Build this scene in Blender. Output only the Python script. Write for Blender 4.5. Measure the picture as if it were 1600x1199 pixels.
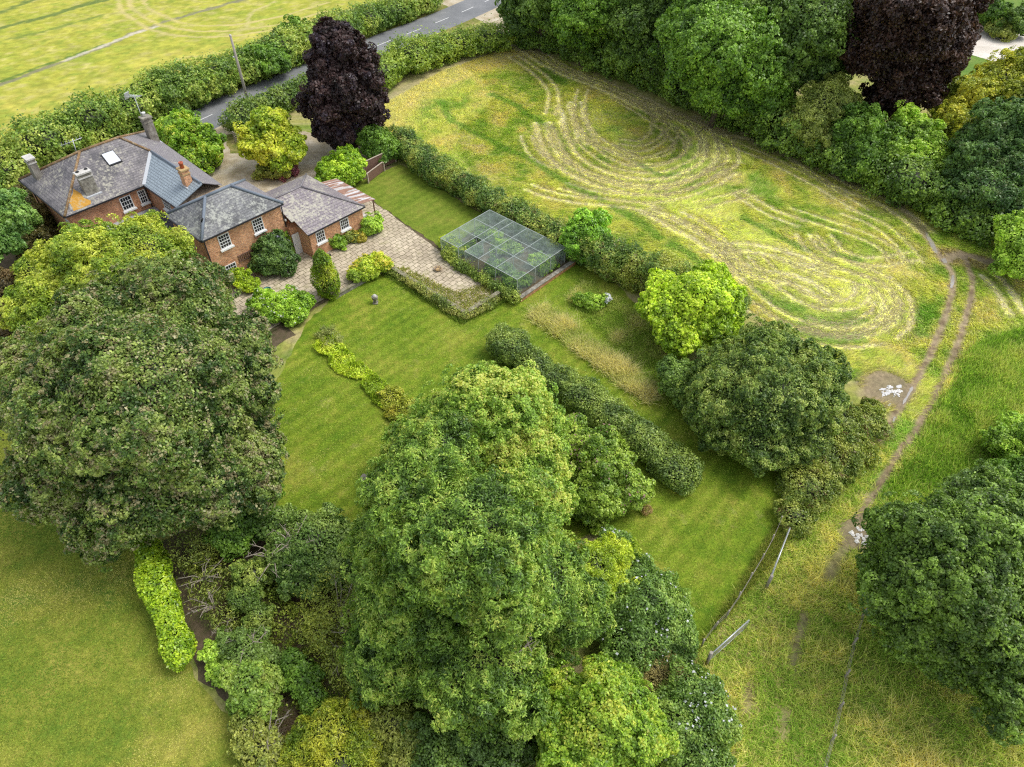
import bpy, bmesh, math, random
import numpy as np
from mathutils import Vector, Matrix

random.seed(7)
rng = np.random.default_rng(7)
for o in list(bpy.data.objects):
    bpy.data.objects.remove(o)
S = bpy.context.scene
R = math.radians

# ------------------------------------------------------------------ camera, sky, sun, exposure
CAM_H, F_PX, PITCH = 36.0, 1100.0, R(45)
cam = bpy.data.cameras.new("camera")
cam.sensor_width = 36
cam.lens = F_PX / 1600 * 36
cam.clip_start, cam.clip_end = 0.5, 5000
camo = bpy.data.objects.new("camera", cam)
S.collection.objects.link(camo)
camo.location = (0, 0, CAM_H)
camo.rotation_euler = (R(90) - PITCH, 0, 0)
S.camera = camo

SUN_EL, SUN_AZ = R(58), R(75)          # azimuth measured clockwise from +Y (straight ahead)
w = bpy.data.worlds.new("World")
S.world = w
w.use_nodes = True
nt = w.node_tree
nt.nodes.clear()
sky = nt.nodes.new("ShaderNodeTexSky")
sky.sky_type = 'NISHITA'
sky.sun_disc = False
sky.sun_elevation = SUN_EL
sky.sun_rotation = SUN_AZ
sky.air_density, sky.dust_density, sky.ozone_density = 1.0, 2.0, 1.0
bg = nt.nodes.new("ShaderNodeBackground")
bg.inputs[1].default_value = 0.15
wo = nt.nodes.new("ShaderNodeOutputWorld")
hs = nt.nodes.new("ShaderNodeHueSaturation")     # thin cloud: a paler sky
hs.inputs["Saturation"].default_value = 0.35
nt.links.new(sky.outputs[0], hs.inputs["Color"])
nt.links.new(hs.outputs[0], bg.inputs[0])
nt.links.new(bg.outputs[0], wo.inputs[0])
sl = bpy.data.lights.new("sun", 'SUN')
sl.energy = 1.2
sl.angle = R(28)
sl.color = (1.0, 0.965, 0.9)
so = bpy.data.objects.new("sun", sl)
S.collection.objects.link(so)
sd = Vector((math.sin(SUN_AZ) * math.cos(SUN_EL), math.cos(SUN_AZ) * math.cos(SUN_EL), math.sin(SUN_EL)))
so.rotation_euler = sd.to_track_quat('Z', 'Y').to_euler()
S.view_settings.view_transform = 'Standard'
S.view_settings.look = 'None'
S.view_settings.exposure = 0.74
S.view_settings.gamma = 1.0
S.cycles.use_denoising = False
S.cycles.filter_width = 1.2
S.cycles.max_bounces = 8
S.cycles.diffuse_bounces = 5
S.cycles.glossy_bounces = 2
S.cycles.transmission_bounces = 3
S.cycles.transparent_max_bounces = 8

# ------------------------------------------------------------------ helpers
CT, ST = math.cos(PITCH), math.sin(PITCH)


def P(x, y, z=0.0):
    """a spot of the place, given where the survey photo shows it and its height"""
    d = ((x - 800) / F_PX, CT - (y - 599.5) / F_PX * ST, -ST - (y - 599.5) / F_PX * CT)
    t = (z - CAM_H) / d[2]
    return np.array([d[0] * t, d[1] * t, z])


def mpp(p):
    return (p[1] * CT + (CAM_H - p[2]) * ST) / F_PX


HO = np.array([-24.181, 46.721])
HA = R(-42)
HU = np.array([math.cos(HA), math.sin(HA)])
HV = np.array([-math.sin(HA), math.cos(HA)])


def W(u, v, z=0.0):
    q = HO + u * HU + v * HV
    return np.array([q[0], q[1], z])


def tag(o, label=None, cat=None, group=None, kind=None):
    if label: o["label"] = label
    if cat: o["category"] = cat
    if group: o["group"] = group
    if kind: o["kind"] = kind
    return o


def empty(name, loc, rz=0.0, label=None, cat=None, group=None):
    o = bpy.data.objects.new(name, None)
    S.collection.objects.link(o)
    o.location = loc
    o.rotation_euler = (0, 0, rz)
    o.empty_display_size = 0.3
    return tag(o, label, cat, group)


def link(name, me, mats, parent=None, loc=None):
    o = bpy.data.objects.new(name, me)
    S.collection.objects.link(o)
    for m in (mats if isinstance(mats, (list, tuple)) else [mats]):
        me.materials.append(m)
    if parent: o.parent = parent
    if loc is not None: o.location = loc
    return o


def np_mesh(name, verts, loops, nper, cols=None, mat_idx=None, smooth=False):
    """verts (N,3); loops flat index array; nper = vertices per face (int or array)"""
    me = bpy.data.meshes.new(name)
    verts = np.ascontiguousarray(verts, dtype=np.float32)
    loops = np.ascontiguousarray(loops, dtype=np.int32).ravel()
    if np.isscalar(nper):
        nf = len(loops) // nper
        tot = np.full(nf, nper, dtype=np.int32)
    else:
        tot = np.asarray(nper, dtype=np.int32)
        nf = len(tot)
    start = np.concatenate([[0], np.cumsum(tot)[:-1]]).astype(np.int32)
    me.vertices.add(len(verts))
    me.vertices.foreach_set("co", verts.ravel())
    me.loops.add(len(loops))
    me.loops.foreach_set("vertex_index", loops)
    me.polygons.add(nf)
    me.polygons.foreach_set("loop_start", start)
    me.polygons.foreach_set("loop_total", tot)
    if mat_idx is not None:
        me.polygons.foreach_set("material_index", np.asarray(mat_idx, dtype=np.int32))
    if smooth:
        me.polygons.foreach_set("use_smooth", np.ones(nf, dtype=bool))
    if cols is not None:
        a = me.color_attributes.new("Col", 'FLOAT_COLOR', 'POINT')
        c = np.ones((len(verts), 4), dtype=np.float32)
        c[:, :3] = cols
        a.data.foreach_set("color", c.ravel())
    me.update(calc_edges=True)
    me.validate()
    return me


class MB:
    """collects boxes, tubes and faces for ONE mesh"""
    def __init__(s):
        s.v, s.f, s.sm = [], [], []

    def face(s, pts, sm=False):
        b = len(s.v)
        s.v += [tuple(p) for p in pts]
        s.f.append(list(range(b, b + len(pts))))
        s.sm.append(sm)

    def box(s, lo, hi):
        x0, y0, z0 = lo
        x1, y1, z1 = hi
        b = len(s.v)
        s.v += [(x0, y0, z0), (x1, y0, z0), (x1, y1, z0), (x0, y1, z0), (x0, y0, z1), (x1, y0, z1), (x1, y1, z1), (x0, y1, z1)]
        for q in ((0, 3, 2, 1), (4, 5, 6, 7), (0, 1, 5, 4), (1, 2, 6, 5), (2, 3, 7, 6), (3, 0, 4, 7)):
            s.f.append([b + i for i in q])
            s.sm.append(False)
        return s

    def beam(s, a, b, w, h=None):
        h = h or w
        a, b = Vector(a), Vector(b)
        d = (b - a).normalized()
        up = Vector((0, 0, 1)) if abs(d.z) < 0.95 else Vector((1, 0, 0))
        r = d.cross(up).normalized() * w / 2
        u = r.cross(d).normalized() * h / 2
        n = len(s.v)
        for p in (a, b):
            s.v += [tuple(p - r - u), tuple(p + r - u), tuple(p + r + u), tuple(p - r + u)]
        for q in ((0, 3, 2, 1), (4, 5, 6, 7), (0, 1, 5, 4), (1, 2, 6, 5), (2, 3, 7, 6), (3, 0, 4, 7)):
            s.f.append([n + i for i in q])
            s.sm.append(False)
        return s

    def tube(s, pts, rad, n=7, cap=True):
        pts = [Vector(p) for p in pts]
        if not hasattr(rad, '__len__'): rad = [rad] * len(pts)
        rings = []
        for i, p in enumerate(pts):
            d = (pts[min(i + 1, len(pts) - 1)] - pts[max(i - 1, 0)]).normalized()
            ref = Vector((0, 0, 1)) if abs(d.z) < 0.9 else Vector((1, 0, 0))
            r = d.cross(ref).normalized()
            u = r.cross(d).normalized()
            b = len(s.v)
            for k in range(n):
                a = 2 * math.pi * k / n
                s.v.append(tuple(p + (r * math.cos(a) + u * math.sin(a)) * rad[i]))
            rings.append(b)
        for a, b in zip(rings[:-1], rings[1:]):
            for k in range(n):
                k2 = (k + 1) % n
                s.f.append([a + k, b + k, b + k2, a + k2])
                s.sm.append(True)
        if cap:
            s.f.append([rings[0] + k for k in range(n)])
            s.f.append([rings[-1] + k for k in reversed(range(n))])
            s.sm += [False, False]
        return s

    def lathe(s, prof, c=(0, 0, 0), n=14):
        rings = []
        for r, z in prof:
            b = len(s.v)
            for k in range(n):
                a = 2 * math.pi * k / n
                s.v.append((c[0] + r * math.cos(a), c[1] + r * math.sin(a), c[2] + z))
            rings.append(b)
        for a, b in zip(rings[:-1], rings[1:]):
            for k in range(n):
                k2 = (k + 1) % n
                s.f.append([a + k, a + k2, b + k2, b + k])
                s.sm.append(True)
        s.f.append([rings[0] + k for k in reversed(range(n))])
        s.f.append([rings[-1] + k for k in range(n)])
        s.sm += [False, False]
        return s

    def build(s, name, mats, parent=None, loc=None):
        me = bpy.data.meshes.new(name)
        me.from_pydata(s.v, [], s.f)
        me.polygons.foreach_set("use_smooth", s.sm)
        me.update()
        return link(name, me, mats, parent, loc)


# ---- value noise in numpy
_NG = [np.random.default_rng(100 + i).random((64, 64)) for i in range(6)]
_N3 = np.random.default_rng(55).random((32, 32, 32))


def vnoise(x, y, scale, seed=0):
    g = _NG[seed % 6]
    x = np.asarray(x) / scale + 17.3 * seed + 1000
    y = np.asarray(y) / scale + 9.1 * seed + 1000
    i, j = np.floor(x).astype(int), np.floor(y).astype(int)
    fx, fy = x - i, y - j
    fx, fy = fx * fx * (3 - 2 * fx), fy * fy * (3 - 2 * fy)
    a = g[i % 64, j % 64]; b = g[(i + 1) % 64, j % 64]
    c = g[i % 64, (j + 1) % 64]; d = g[(i + 1) % 64, (j + 1) % 64]
    return (a * (1 - fx) + b * fx) * (1 - fy) + (c * (1 - fx) + d * fx) * fy


def fbm(x, y, scale, seed=0, oct=4):
    s, a, t = 0, 1, 0
    for k in range(oct):
        s = s + a * vnoise(x, y, scale / 2 ** k, seed + k)
        t += a
        a *= 0.55
    return s / t


def noise3(p, scale):
    q = p / scale + 500
    i = np.floor(q).astype(int)
    f = q - i
    f = f * f * (3 - 2 * f)
    r = 0
    for dx in (0, 1):
        for dy in (0, 1):
            for dz in (0, 1):
                wgt = (f[:, 0] if dx else 1 - f[:, 0]) * (f[:, 1] if dy else 1 - f[:, 1]) * (f[:, 2] if dz else 1 - f[:, 2])
                r = r + wgt * _N3[(i[:, 0] + dx) % 32, (i[:, 1] + dy) % 32, (i[:, 2] + dz) % 32]
    return r


def inside(x, y, poly):
    x, y = np.asarray(x), np.asarray(y)
    c = np.zeros(x.shape, bool)
    n = len(poly)
    for i in range(n):
        x0, y0 = poly[i][0], poly[i][1]
        x1, y1 = poly[(i + 1) % n][0], poly[(i + 1) % n][1]
        if y0 == y1: continue
        m = ((y0 > y) != (y1 > y)) & (x < (x1 - x0) * (y - y0) / (y1 - y0) + x0)
        c ^= m
    return c


def dist_line(x, y, pts):
    d = np.full(np.shape(x), 1e9)
    for a, b in zip(pts[:-1], pts[1:]):
        ax, ay, bx, by = a[0], a[1], b[0], b[1]
        dx, dy = bx - ax, by - ay
        L = dx * dx + dy * dy + 1e-9
        t = np.clip(((x - ax) * dx + (y - ay) * dy) / L, 0, 1)
        d = np.minimum(d, np.hypot(x - ax - t * dx, y - ay - t * dy))
    return d


def GP(pts, z=0.0):
    return [P(x, y, z) for x, y in pts]


def smooth_poly(pts, closed=False, k=2):
    pts = [np.asarray(p, float) for p in pts]
    for _ in range(k):
        out = []
        n = len(pts)
        for i in range(n if closed else n - 1):
            a, b = pts[i], pts[(i + 1) % n]
            out += [a * .75 + b * .25, a * .25 + b * .75]
        if not closed: out = [pts[0]] + out + [pts[-1]]
        pts = out
    return pts


# ------------------------------------------------------------------ materials
def mat(name, col=(.5, .5, .5), rough=.7, metal=0.0, spec=.3):
    m = bpy.data.materials.new(name)
    m.use_nodes = True
    b = m.node_tree.nodes["Principled BSDF"]
    b.inputs["Base Color"].default_value = (*col, 1)
    b.inputs["Roughness"].default_value = rough
    b.inputs["Metallic"].default_value = metal
    b.inputs["Specular IOR Level"].default_value = spec
    return m


class NT:
    def __init__(s, m):
        s.t = m.node_tree
        s.b = s.t.nodes["Principled BSDF"]

    def n(s, typ, **kw):
        x = s.t.nodes.new(typ)
        for k, v in kw.items(): setattr(x, k, v)
        return x

    def l(s, a, b): s.t.links.new(a, b)

    def coord(s, kind="Object"): return s.n("ShaderNodeTexCoord").outputs[kind]

    def noise(s, vec, scale, detail=4, rough=.6):
        x = s.n("ShaderNodeTexNoise")
        x.inputs["Scale"].default_value = scale
        x.inputs["Detail"].default_value = detail
        x.inputs["Roughness"].default_value = rough
        s.l(vec, x.inputs["Vector"])
        return x.outputs["Fac"]

    def ramp(s, fac, stops, interp='LINEAR'):
        x = s.n("ShaderNodeValToRGB")
        x.color_ramp.interpolation = interp
        e = x.color_ramp.elements
        while len(e) < len(stops): e.new(0.5)
        for el, (p, c) in zip(e, stops):
            el.position = p
            el.color = (*c, 1) if len(c) == 3 else c
        s.l(fac, x.inputs[0])
        return x.outputs[0]

    def mix(s, fac, a, b, mode='MIX'):
        x = s.n("ShaderNodeMix", data_type='RGBA', blend_type=mode)
        for k, v in (("Factor", fac), ("A", a), ("B", b)):
            i = [q for q in x.inputs if q.name == k and (q.type == 'RGBA' or k == "Factor" and q.type == 'VALUE')][0]
            if hasattr(v, 'is_linked'): s.l(v, i)
            elif k == "Factor": i.default_value = v
            else: i.default_value = (*v, 1)
        return [q for q in x.outputs if q.type == 'RGBA'][0]

    def math(s, op, a, b=0.0):
        x = s.n("ShaderNodeMath", operation=op)
        for i, v in enumerate((a, b)):
            if hasattr(v, 'is_linked'): s.l(v, x.inputs[i])
            else: x.inputs[i].default_value = v
        return x.outputs[0]

    def base(s, c): s.l(c, s.b.inputs["Base Color"])

    def bump(s, h, strength=.4, dist=.05):
        x = s.n("ShaderNodeBump")
        x.inputs["Strength"].default_value = strength
        x.inputs["Distance"].default_value = dist
        s.l(h, x.inputs["Height"])
        s.l(x.outputs[0], s.b.inputs["Normal"])


def leaf_mat(name, trans=.3, rough=.5, spec=.3):
    m = mat(name, rough=rough, spec=spec)
    k = NT(m)
    a = k.n("ShaderNodeAttribute", attribute_name="Col")
    k.base(a.outputs["Color"])
    tr = k.n("ShaderNodeBsdfTranslucent")
    boost = k.mix(1.0, a.outputs["Color"], (1.08, 1.15, .75), 'MULTIPLY')
    k.l(boost, tr.inputs[0])
    ms = k.n("ShaderNodeMixShader")
    ms.inputs[0].default_value = trans
    k.l(k.b.outputs[0], ms.inputs[1])
    k.l(tr.outputs[0], ms.inputs[2])
    k.l(ms.outputs[0], k.t.nodes["Material Output"].inputs[0])
    return m


M_LEAF = leaf_mat("leaf", .28, .42, .45)
M_GLOSSY = leaf_mat("glossy_leaf", .2, .35, .5)
M_GRASS = leaf_mat("grass_blade", .5, .6, .2)


def attr_ground(name, amt=.35, scale=3.0, bump=.5):
    m = mat(name, rough=.9, spec=.1)
    k = NT(m)
    a = k.n("ShaderNodeAttribute", attribute_name="Col")
    v = k.coord()
    n1 = k.noise(v, scale, 6, .7)
    n2 = k.noise(v, scale * .18, 4, .6)
    f = k.ramp(n1, [(.25, (1 - amt,) * 3), (.75, (1 + amt,) * 3)])
    f2 = k.ramp(n2, [(.3, (.86, .9, .84)), (.7, (1.14, 1.1, 1.1))])
    c = k.mix(1.0, a.outputs["Color"], f, 'MULTIPLY')
    c = k.mix(1.0, c, f2, 'MULTIPLY')
    k.base(c)
    k.bump(n1, bump, .15)
    return m


M_GROUND = attr_ground("meadow_ground", .45, 2.5)


def grass_mat(name, c1, c2, c3, patch=.25, stripe_dir=None, dry=None, stripe=.1, period=1.3):
    m = mat(name, rough=.85, spec=.12)
    k = NT(m)
    v = k.coord()
    big = k.noise(v, patch, 5, .62)
    mid = k.noise(v, patch * 5, 4, .65)
    fine = k.noise(v, 7.0, 6, .75)
    s = k.math('ADD', k.math('MULTIPLY', big, .62), k.math('MULTIPLY', mid, .38))
    c = k.ramp(s, [(.36, c1), (.5, c2), (.63, c3)])
    if dry:
        d = k.noise(v, patch * 1.7, 6, .7)
        c = k.mix(k.ramp(d, [(.6, (0, 0, 0)), (.76, (.75,) * 3)]), c, dry)
    c = k.mix(1.0, c, k.ramp(fine, [(.25, (.5,) * 3), (.75, (1.5,) * 3)]), 'MULTIPLY')
    mf = k.noise(v, 2.3, 5, .7)
    c = k.mix(1.0, c, k.ramp(mf, [(.3, (.78, .84, .75)), (.7, (1.22, 1.16, 1.25))]), 'MULTIPLY')
    if stripe_dir is not None:
        mp = k.n("ShaderNodeMapping")
        mp.inputs["Rotation"].default_value = (0, 0, stripe_dir)
        k.l(v, mp.inputs[0])
        wv = k.n("ShaderNodeTexWave", bands_direction='X')
        wv.inputs["Scale"].default_value = 2 * math.pi / (20 * period) * 1.0
        wv.inputs["Distortion"].default_value = 2.2
        wv.inputs["Detail"].default_value = 3
        wv.inputs["Detail Scale"].default_value = .6
        k.l(mp.outputs[0], wv.inputs["Vector"])
        c = k.mix(1.0, c, k.ramp(wv.outputs["Fac"], [(.2, (1 - stripe,) * 3), (.8, (1 + stripe,) * 3)]), 'MULTIPLY')
    k.base(c)
    k.bump(fine, .55, .06)
    return m


M_LAWN = grass_mat("mown_lawn", (.085, .165, .010), (.165, .235, .018), (.27, .28, .042), .3, R(42), (.38, .34, .13), .10, 1.0)
M_NLAWN = grass_mat("dry_lawn", (.09, .175, .02), (.20, .235, .03), (.32, .30, .06), .28, R(20), (.36, .30, .10), .03, 1.5)
M_VERGE = grass_mat("verge_grass", (.12, .17, .03), (.2, .2, .05), (.32, .27, .11), .4)


def gravel_mat(name, c1, c2, c3, patch=.35):
    m = mat(name, rough=.9, spec=.15)
    k = NT(m)
    v = k.coord()
    n1 = k.noise(v, patch, 5, .65)
    n2 = k.noise(v, 9, 5, .8)
    c = k.ramp(n1, [(.32, c1), (.5, c2), (.66, c3)])
    c = k.mix(1.0, c, k.ramp(n2, [(.25, (.65,) * 3), (.75, (1.35,) * 3)]), 'MULTIPLY')
    k.base(c)
    k.bump(n2, .5, .04)
    return m


M_GRAVEL = gravel_mat("gravel", (.30, .24, .14), (.45, .38, .26), (.56, .50, .39), .5)
M_PALEGRAVEL = gravel_mat("pale_gravel", (.55, .5, .42), (.66, .6, .52), (.75, .7, .62))
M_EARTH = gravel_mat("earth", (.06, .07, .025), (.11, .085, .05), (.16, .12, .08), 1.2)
M_MUD = gravel_mat("mud", (.16, .125, .085), (.26, .2, .14), (.38, .32, .25), 1.2)
M_ASPHALT = gravel_mat("asphalt", (.17, .175, .18), (.21, .215, .22), (.26, .26, .26), .2)
M_WHITEPAINT = mat("white_road_paint", (.7, .7, .68), .7)


def tex_dir_coords(k):
    """(x+y, z) from object coordinates: courses on upright walls and slopes of either direction"""
    v = k.coord()
    sp = k.n("ShaderNodeSeparateXYZ")
    k.l(v, sp.inputs[0])
    cb = k.n("ShaderNodeCombineXYZ")
    k.l(k.math('ADD', sp.outputs[0], sp.outputs[1]), cb.inputs[0])
    k.l(sp.outputs[2], cb.inputs[1])
    return v, cb.outputs[0]


def brick_mat(name, c1, c2, mortar):
    m = mat(name, rough=.85, spec=.2)
    k = NT(m)
    v, uv = tex_dir_coords(k)
    bt = k.n("ShaderNodeTexBrick")
    bt.inputs["Color1"].default_value = (*c1, 1)
    bt.inputs["Color2"].default_value = (*c2, 1)
    bt.inputs["Mortar"].default_value = (*mortar, 1)
    bt.inputs["Scale"].default_value = 1.0
    bt.inputs["Brick Width"].default_value = .225
    bt.inputs["Row Height"].default_value = .075
    bt.inputs["Mortar Size"].default_value = .009
    bt.inputs["Bias"].default_value = -.1
    k.l(uv, bt.inputs["Vector"])
    n1 = k.noise(v, .9, 5, .65)
    n2 = k.noise(v, 6, 4, .8)
    c = k.mix(1.0, bt.outputs["Color"], k.ramp(n1, [(.3, (.72, .68, .66)), (.55, (1.0, 1.0, 1.0)), (.75, (1.25, 1.2, 1.15))]), 'MULTIPLY')
    c = k.mix(1.0, c, k.ramp(n2, [(.3, (.55, .5, .5)), (.5, (1, 1, 1)), (.72, (1.45, 1.35, 1.25))]), 'MULTIPLY')
    mp = k.n("ShaderNodeMapping")
    mp.inputs["Scale"].default_value = (2.2, 9, 1)
    k.l(uv, mp.inputs[0])
    n3 = k.noise(mp.outputs[0], 1.6, 5, .75)
    c = k.mix(1.0, c, k.ramp(n3, [(.32, (.55, .5, .5)), (.5, (1, 1, 1)), (.68, (1.4, 1.35, 1.3))]), 'MULTIPLY')
    k.base(c)
    k.bump(bt.outputs["Fac"], .3, .01)
    return m


M_BRICK = brick_mat("orange_brick", (.74, .37, .18), (.56, .24, .115), (.62, .51, .37))
M_BRICKRED = brick_mat("red_brick", (.60, .27, .13), (.46, .185, .09), (.5, .41, .3))


def slate_mat(name, c1, c2, lichen=None, lamt=.5, dark=None, orange=None, row=.11, width=.3, lscale=1.6):
    m = mat(name, rough=.6, spec=.35)
    k = NT(m)
    v, uv = tex_dir_coords(k)
    bt = k.n("ShaderNodeTexBrick")
    bt.inputs["Color1"].default_value = (*c1, 1)
    bt.inputs["Color2"].default_value = (*c2, 1)
    bt.inputs["Mortar"].default_value = (*[x * .45 for x in c1], 1)
    bt.inputs["Scale"].default_value = 1.0
    bt.inputs["Brick Width"].default_value = width
    bt.inputs["Row Height"].default_value = row
    bt.inputs["Mortar Size"].default_value = .010
    k.l(uv, bt.inputs["Vector"])
    c = bt.outputs["Color"]
    n0 = k.noise(v, 7, 3, .7)
    c = k.mix(1.0, c, k.ramp(n0, [(.3, (.72,) * 3), (.7, (1.3,) * 3)]), 'MULTIPLY')
    if dark:
        n = k.noise(v, .55, 6, .7)
        c = k.mix(k.ramp(n, [(.45, (0, 0, 0)), (.62, (.85,) * 3)]), c, dark)
    if lichen:
        n = k.noise(v, lscale, 7, .78)
        nb = k.noise(v, .4, 3, .5)
        s = k.math('ADD', k.math('MULTIPLY', n, .7), k.math('MULTIPLY', nb, .3))
        t = .60 - lamt * .18
        c = k.mix(k.ramp(s, [(t, (0, 0, 0)), (t + .07, (.85,) * 3)]), c, lichen)
    if orange:
        n = k.noise(v, 1.1, 6, .7)
        c = k.mix(k.ramp(n, [(.6, (0, 0, 0)), (.68, (.8,) * 3)]), c, orange)
    k.base(c)
    k.bump(bt.outputs["Fac"], .35, .015)
    return m


M_SLATE_MAIN = slate_mat("weathered_slate", (.25, .23, .23), (.19, .175, .18), (.42, .40, .32), .42, (.075, .072, .08), None, lscale=3.6)
M_SLATE_WING = slate_mat("mottled_slate", (.22, .22, .225), (.16, .165, .17), (.40, .41, .36), .55, (.06, .062, .065), None, lscale=3.4)
M_SLATE_BUNG = slate_mat("purple_slate", (.28, .245, .255), (.23, .20, .215), (.48, .46, .36), .55, None, None, lscale=3.6)
M_SLATE_NEW = slate_mat("new_blue_slate", (.32, .38, .42), (.295, .35, .395), row=.11, width=.3)
M_SLATE_PURPLE = slate_mat("smooth_slate", (.25, .23, .24), (.21, .195, .205), (.33, .32, .28), .18)
M_LEADBLUE = mat("blue_ridge_tile", (.17, .2, .24), .55)
M_LEAD = mat("lead_flashing", (.52, .54, .56), .5, .0)
M_RIDGE = gravel_mat("lichened_ridge_tile", (.15, .115, .085), (.26, .16, .075), (.36, .31, .22), 3.0)
M_LICHEN = gravel_mat("orange_lichen", (.42, .22, .04), (.5, .27, .05), (.42, .36, .24), 2.2)
M_WHITE = mat("white_paint", (.8, .8, .78), .45)
M_PANE = mat("window_glass", (.02, .023, .028), .08, 0, .5)
M_SKYGLASS = mat("roof_light_glass", (.62, .64, .68), .25, 0, .5)
M_BLACK = mat("black_iron", (.025, .025, .028), .5)
M_STONE = gravel_mat("grey_stone", (.13, .12, .10), (.25, .23, .19), (.38, .36, .30), 2.8)
M_RENDER = gravel_mat("weathered_render", (.14, .125, .11), (.25, .225, .19), (.36, .34, .30), 2.8)
M_CONCRETE = gravel_mat("pale_concrete", (.44, .42, .38), (.55, .53, .49), (.62, .6, .56), 2.0)
M_OLDSTONE = gravel_mat("mossy_stone", (.16, .15, .07), (.26, .235, .16), (.36, .33, .26), 1.6)
M_TERRACOTTA = mat("terracotta", (.45, .12, .06), .7)
M_BUFFPOT = mat("buff_clay", (.48, .34, .16), .7)
M_GALV = mat("galvanised_steel", (.55, .57, .58), .4, .5)
M_ALU = mat("aluminium_post", (.58, .6, .6), .45, .3)
M_POST = mat("dull_alloy", (.42, .45, .44), .5, .1)
M_TEAL = mat("teal_plastic", (.06, .26, .25), .4)


def wood_mat(name, c1, c2, sc=3):
    m = mat(name, rough=.8, spec=.2)
    k = NT(m)
    v = k.coord()
    mp = k.n("ShaderNodeMapping")
    mp.inputs["Scale"].default_value = (6, 6, .7)
    k.l(v, mp.inputs[0])
    n = k.noise(mp.outputs[0], sc, 5, .65)
    k.base(k.ramp(n, [(.3, c1), (.7, c2)]))
    return m


M_FENCE = wood_mat("brown_fence_board", (.15, .085, .06), (.25, .15, .11))
M_RAIL = wood_mat("pale_rail", (.42, .34, .27), (.55, .46, .37))
M_GREYWOOD = wood_mat("grey_timber", (.28, .25, .21), (.42, .38, .33))
M_BARK = wood_mat("bark", (.075, .06, .042), (.16, .13, .095))
M_DEAD = wood_mat("dead_twig", (.26, .22, .17), (.40, .35, .28))


def corrugated_mat():
    m = mat("rusty_corrugated", rough=.65, spec=.3)
    k = NT(m)
    v = k.coord()
    mp = k.n("ShaderNodeMapping")
    mp.inputs["Scale"].default_value = (1.35, .15, .15)
    k.l(v, mp.inputs[0])
    n = k.noise(mp.outputs[0], 1.0, 2, .5)
    n2 = k.noise(v, 3, 4, .7)
    c = k.ramp(n, [(.36, (.46, .43, .41)), (.42, (.30, .17, .12)), (.52, (.42, .30, .24)), (.56, (.55, .53, .53)), (.62, (.27, .15, .11))], 'CONSTANT')
    c = k.mix(1.0, c, k.ramp(n2, [(.3, (.75,) * 3), (.7, (1.2,) * 3)]), 'MULTIPLY')
    k.base(c)
    return m


M_CORR = corrugated_mat()


def paving_mat():
    m = mat("stone_flags", rough=.85, spec=.2)
    k = NT(m)
    v = k.coord()
    nd = k.noise(v, 1.2, 3, .5)
    mp = k.n("ShaderNodeMapping")
    mp.inputs["Rotation"].default_value = (0, 0, -HA - R(90))
    dn = k.n("ShaderNodeTexNoise")
    dn.inputs["Scale"].default_value = .7
    k.l(v, dn.inputs["Vector"])
    va = k.n("ShaderNodeVectorMath", operation='MULTIPLY_ADD')
    k.l(dn.outputs["Color"], va.inputs[0])
    va.inputs[1].default_value = (.45, .45, 0)
    k.l(v, va.inputs[2])
    k.l(va.outputs[0], mp.inputs[0])
    bt = k.n("ShaderNodeTexBrick")
    bt.offset = .5
    bt.inputs["Color1"].default_value = (.58, .50, .375, 1)
    bt.inputs["Color2"].default_value = (.45, .385, .285, 1)
    bt.inputs["Mortar"].default_value = (.13, .115, .055, 1)
    bt.inputs["Scale"].default_value = 1.0
    bt.inputs["Brick Width"].default_value = .62
    bt.inputs["Row Height"].default_value = .46
    bt.inputs["Mortar Size"].default_value = .028
    bt.inputs["Mortar Smooth"].default_value = .4
    k.l(mp.outputs[0], bt.inputs["Vector"])
    n1 = k.noise(v, .45, 5, .65)
    n2 = k.noise(v, 5, 5, .75)
    c = k.mix(1.0, bt.outputs["Color"], k.ramp(n1, [(.3, (.75, .72, .7)), (.5, (1, .98, .95)), (.7, (1.22, 1.22, 1.22))]), 'MULTIPLY')
    c = k.mix(1.0, c, k.ramp(n2, [(.28, (.62,) * 3), (.72, (1.35,) * 3)]), 'MULTIPLY')
    n3 = k.noise(v, .9, 5, .7)
    c = k.mix(k.ramp(n3, [(.55, (0, 0, 0)), (.72, (.7,) * 3)]), c, (.24, .22, .09))
    k.base(c)
    k.bump(bt.outputs["Fac"], -.5, .03)
    return m


M_PAVING = paving_mat()

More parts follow.
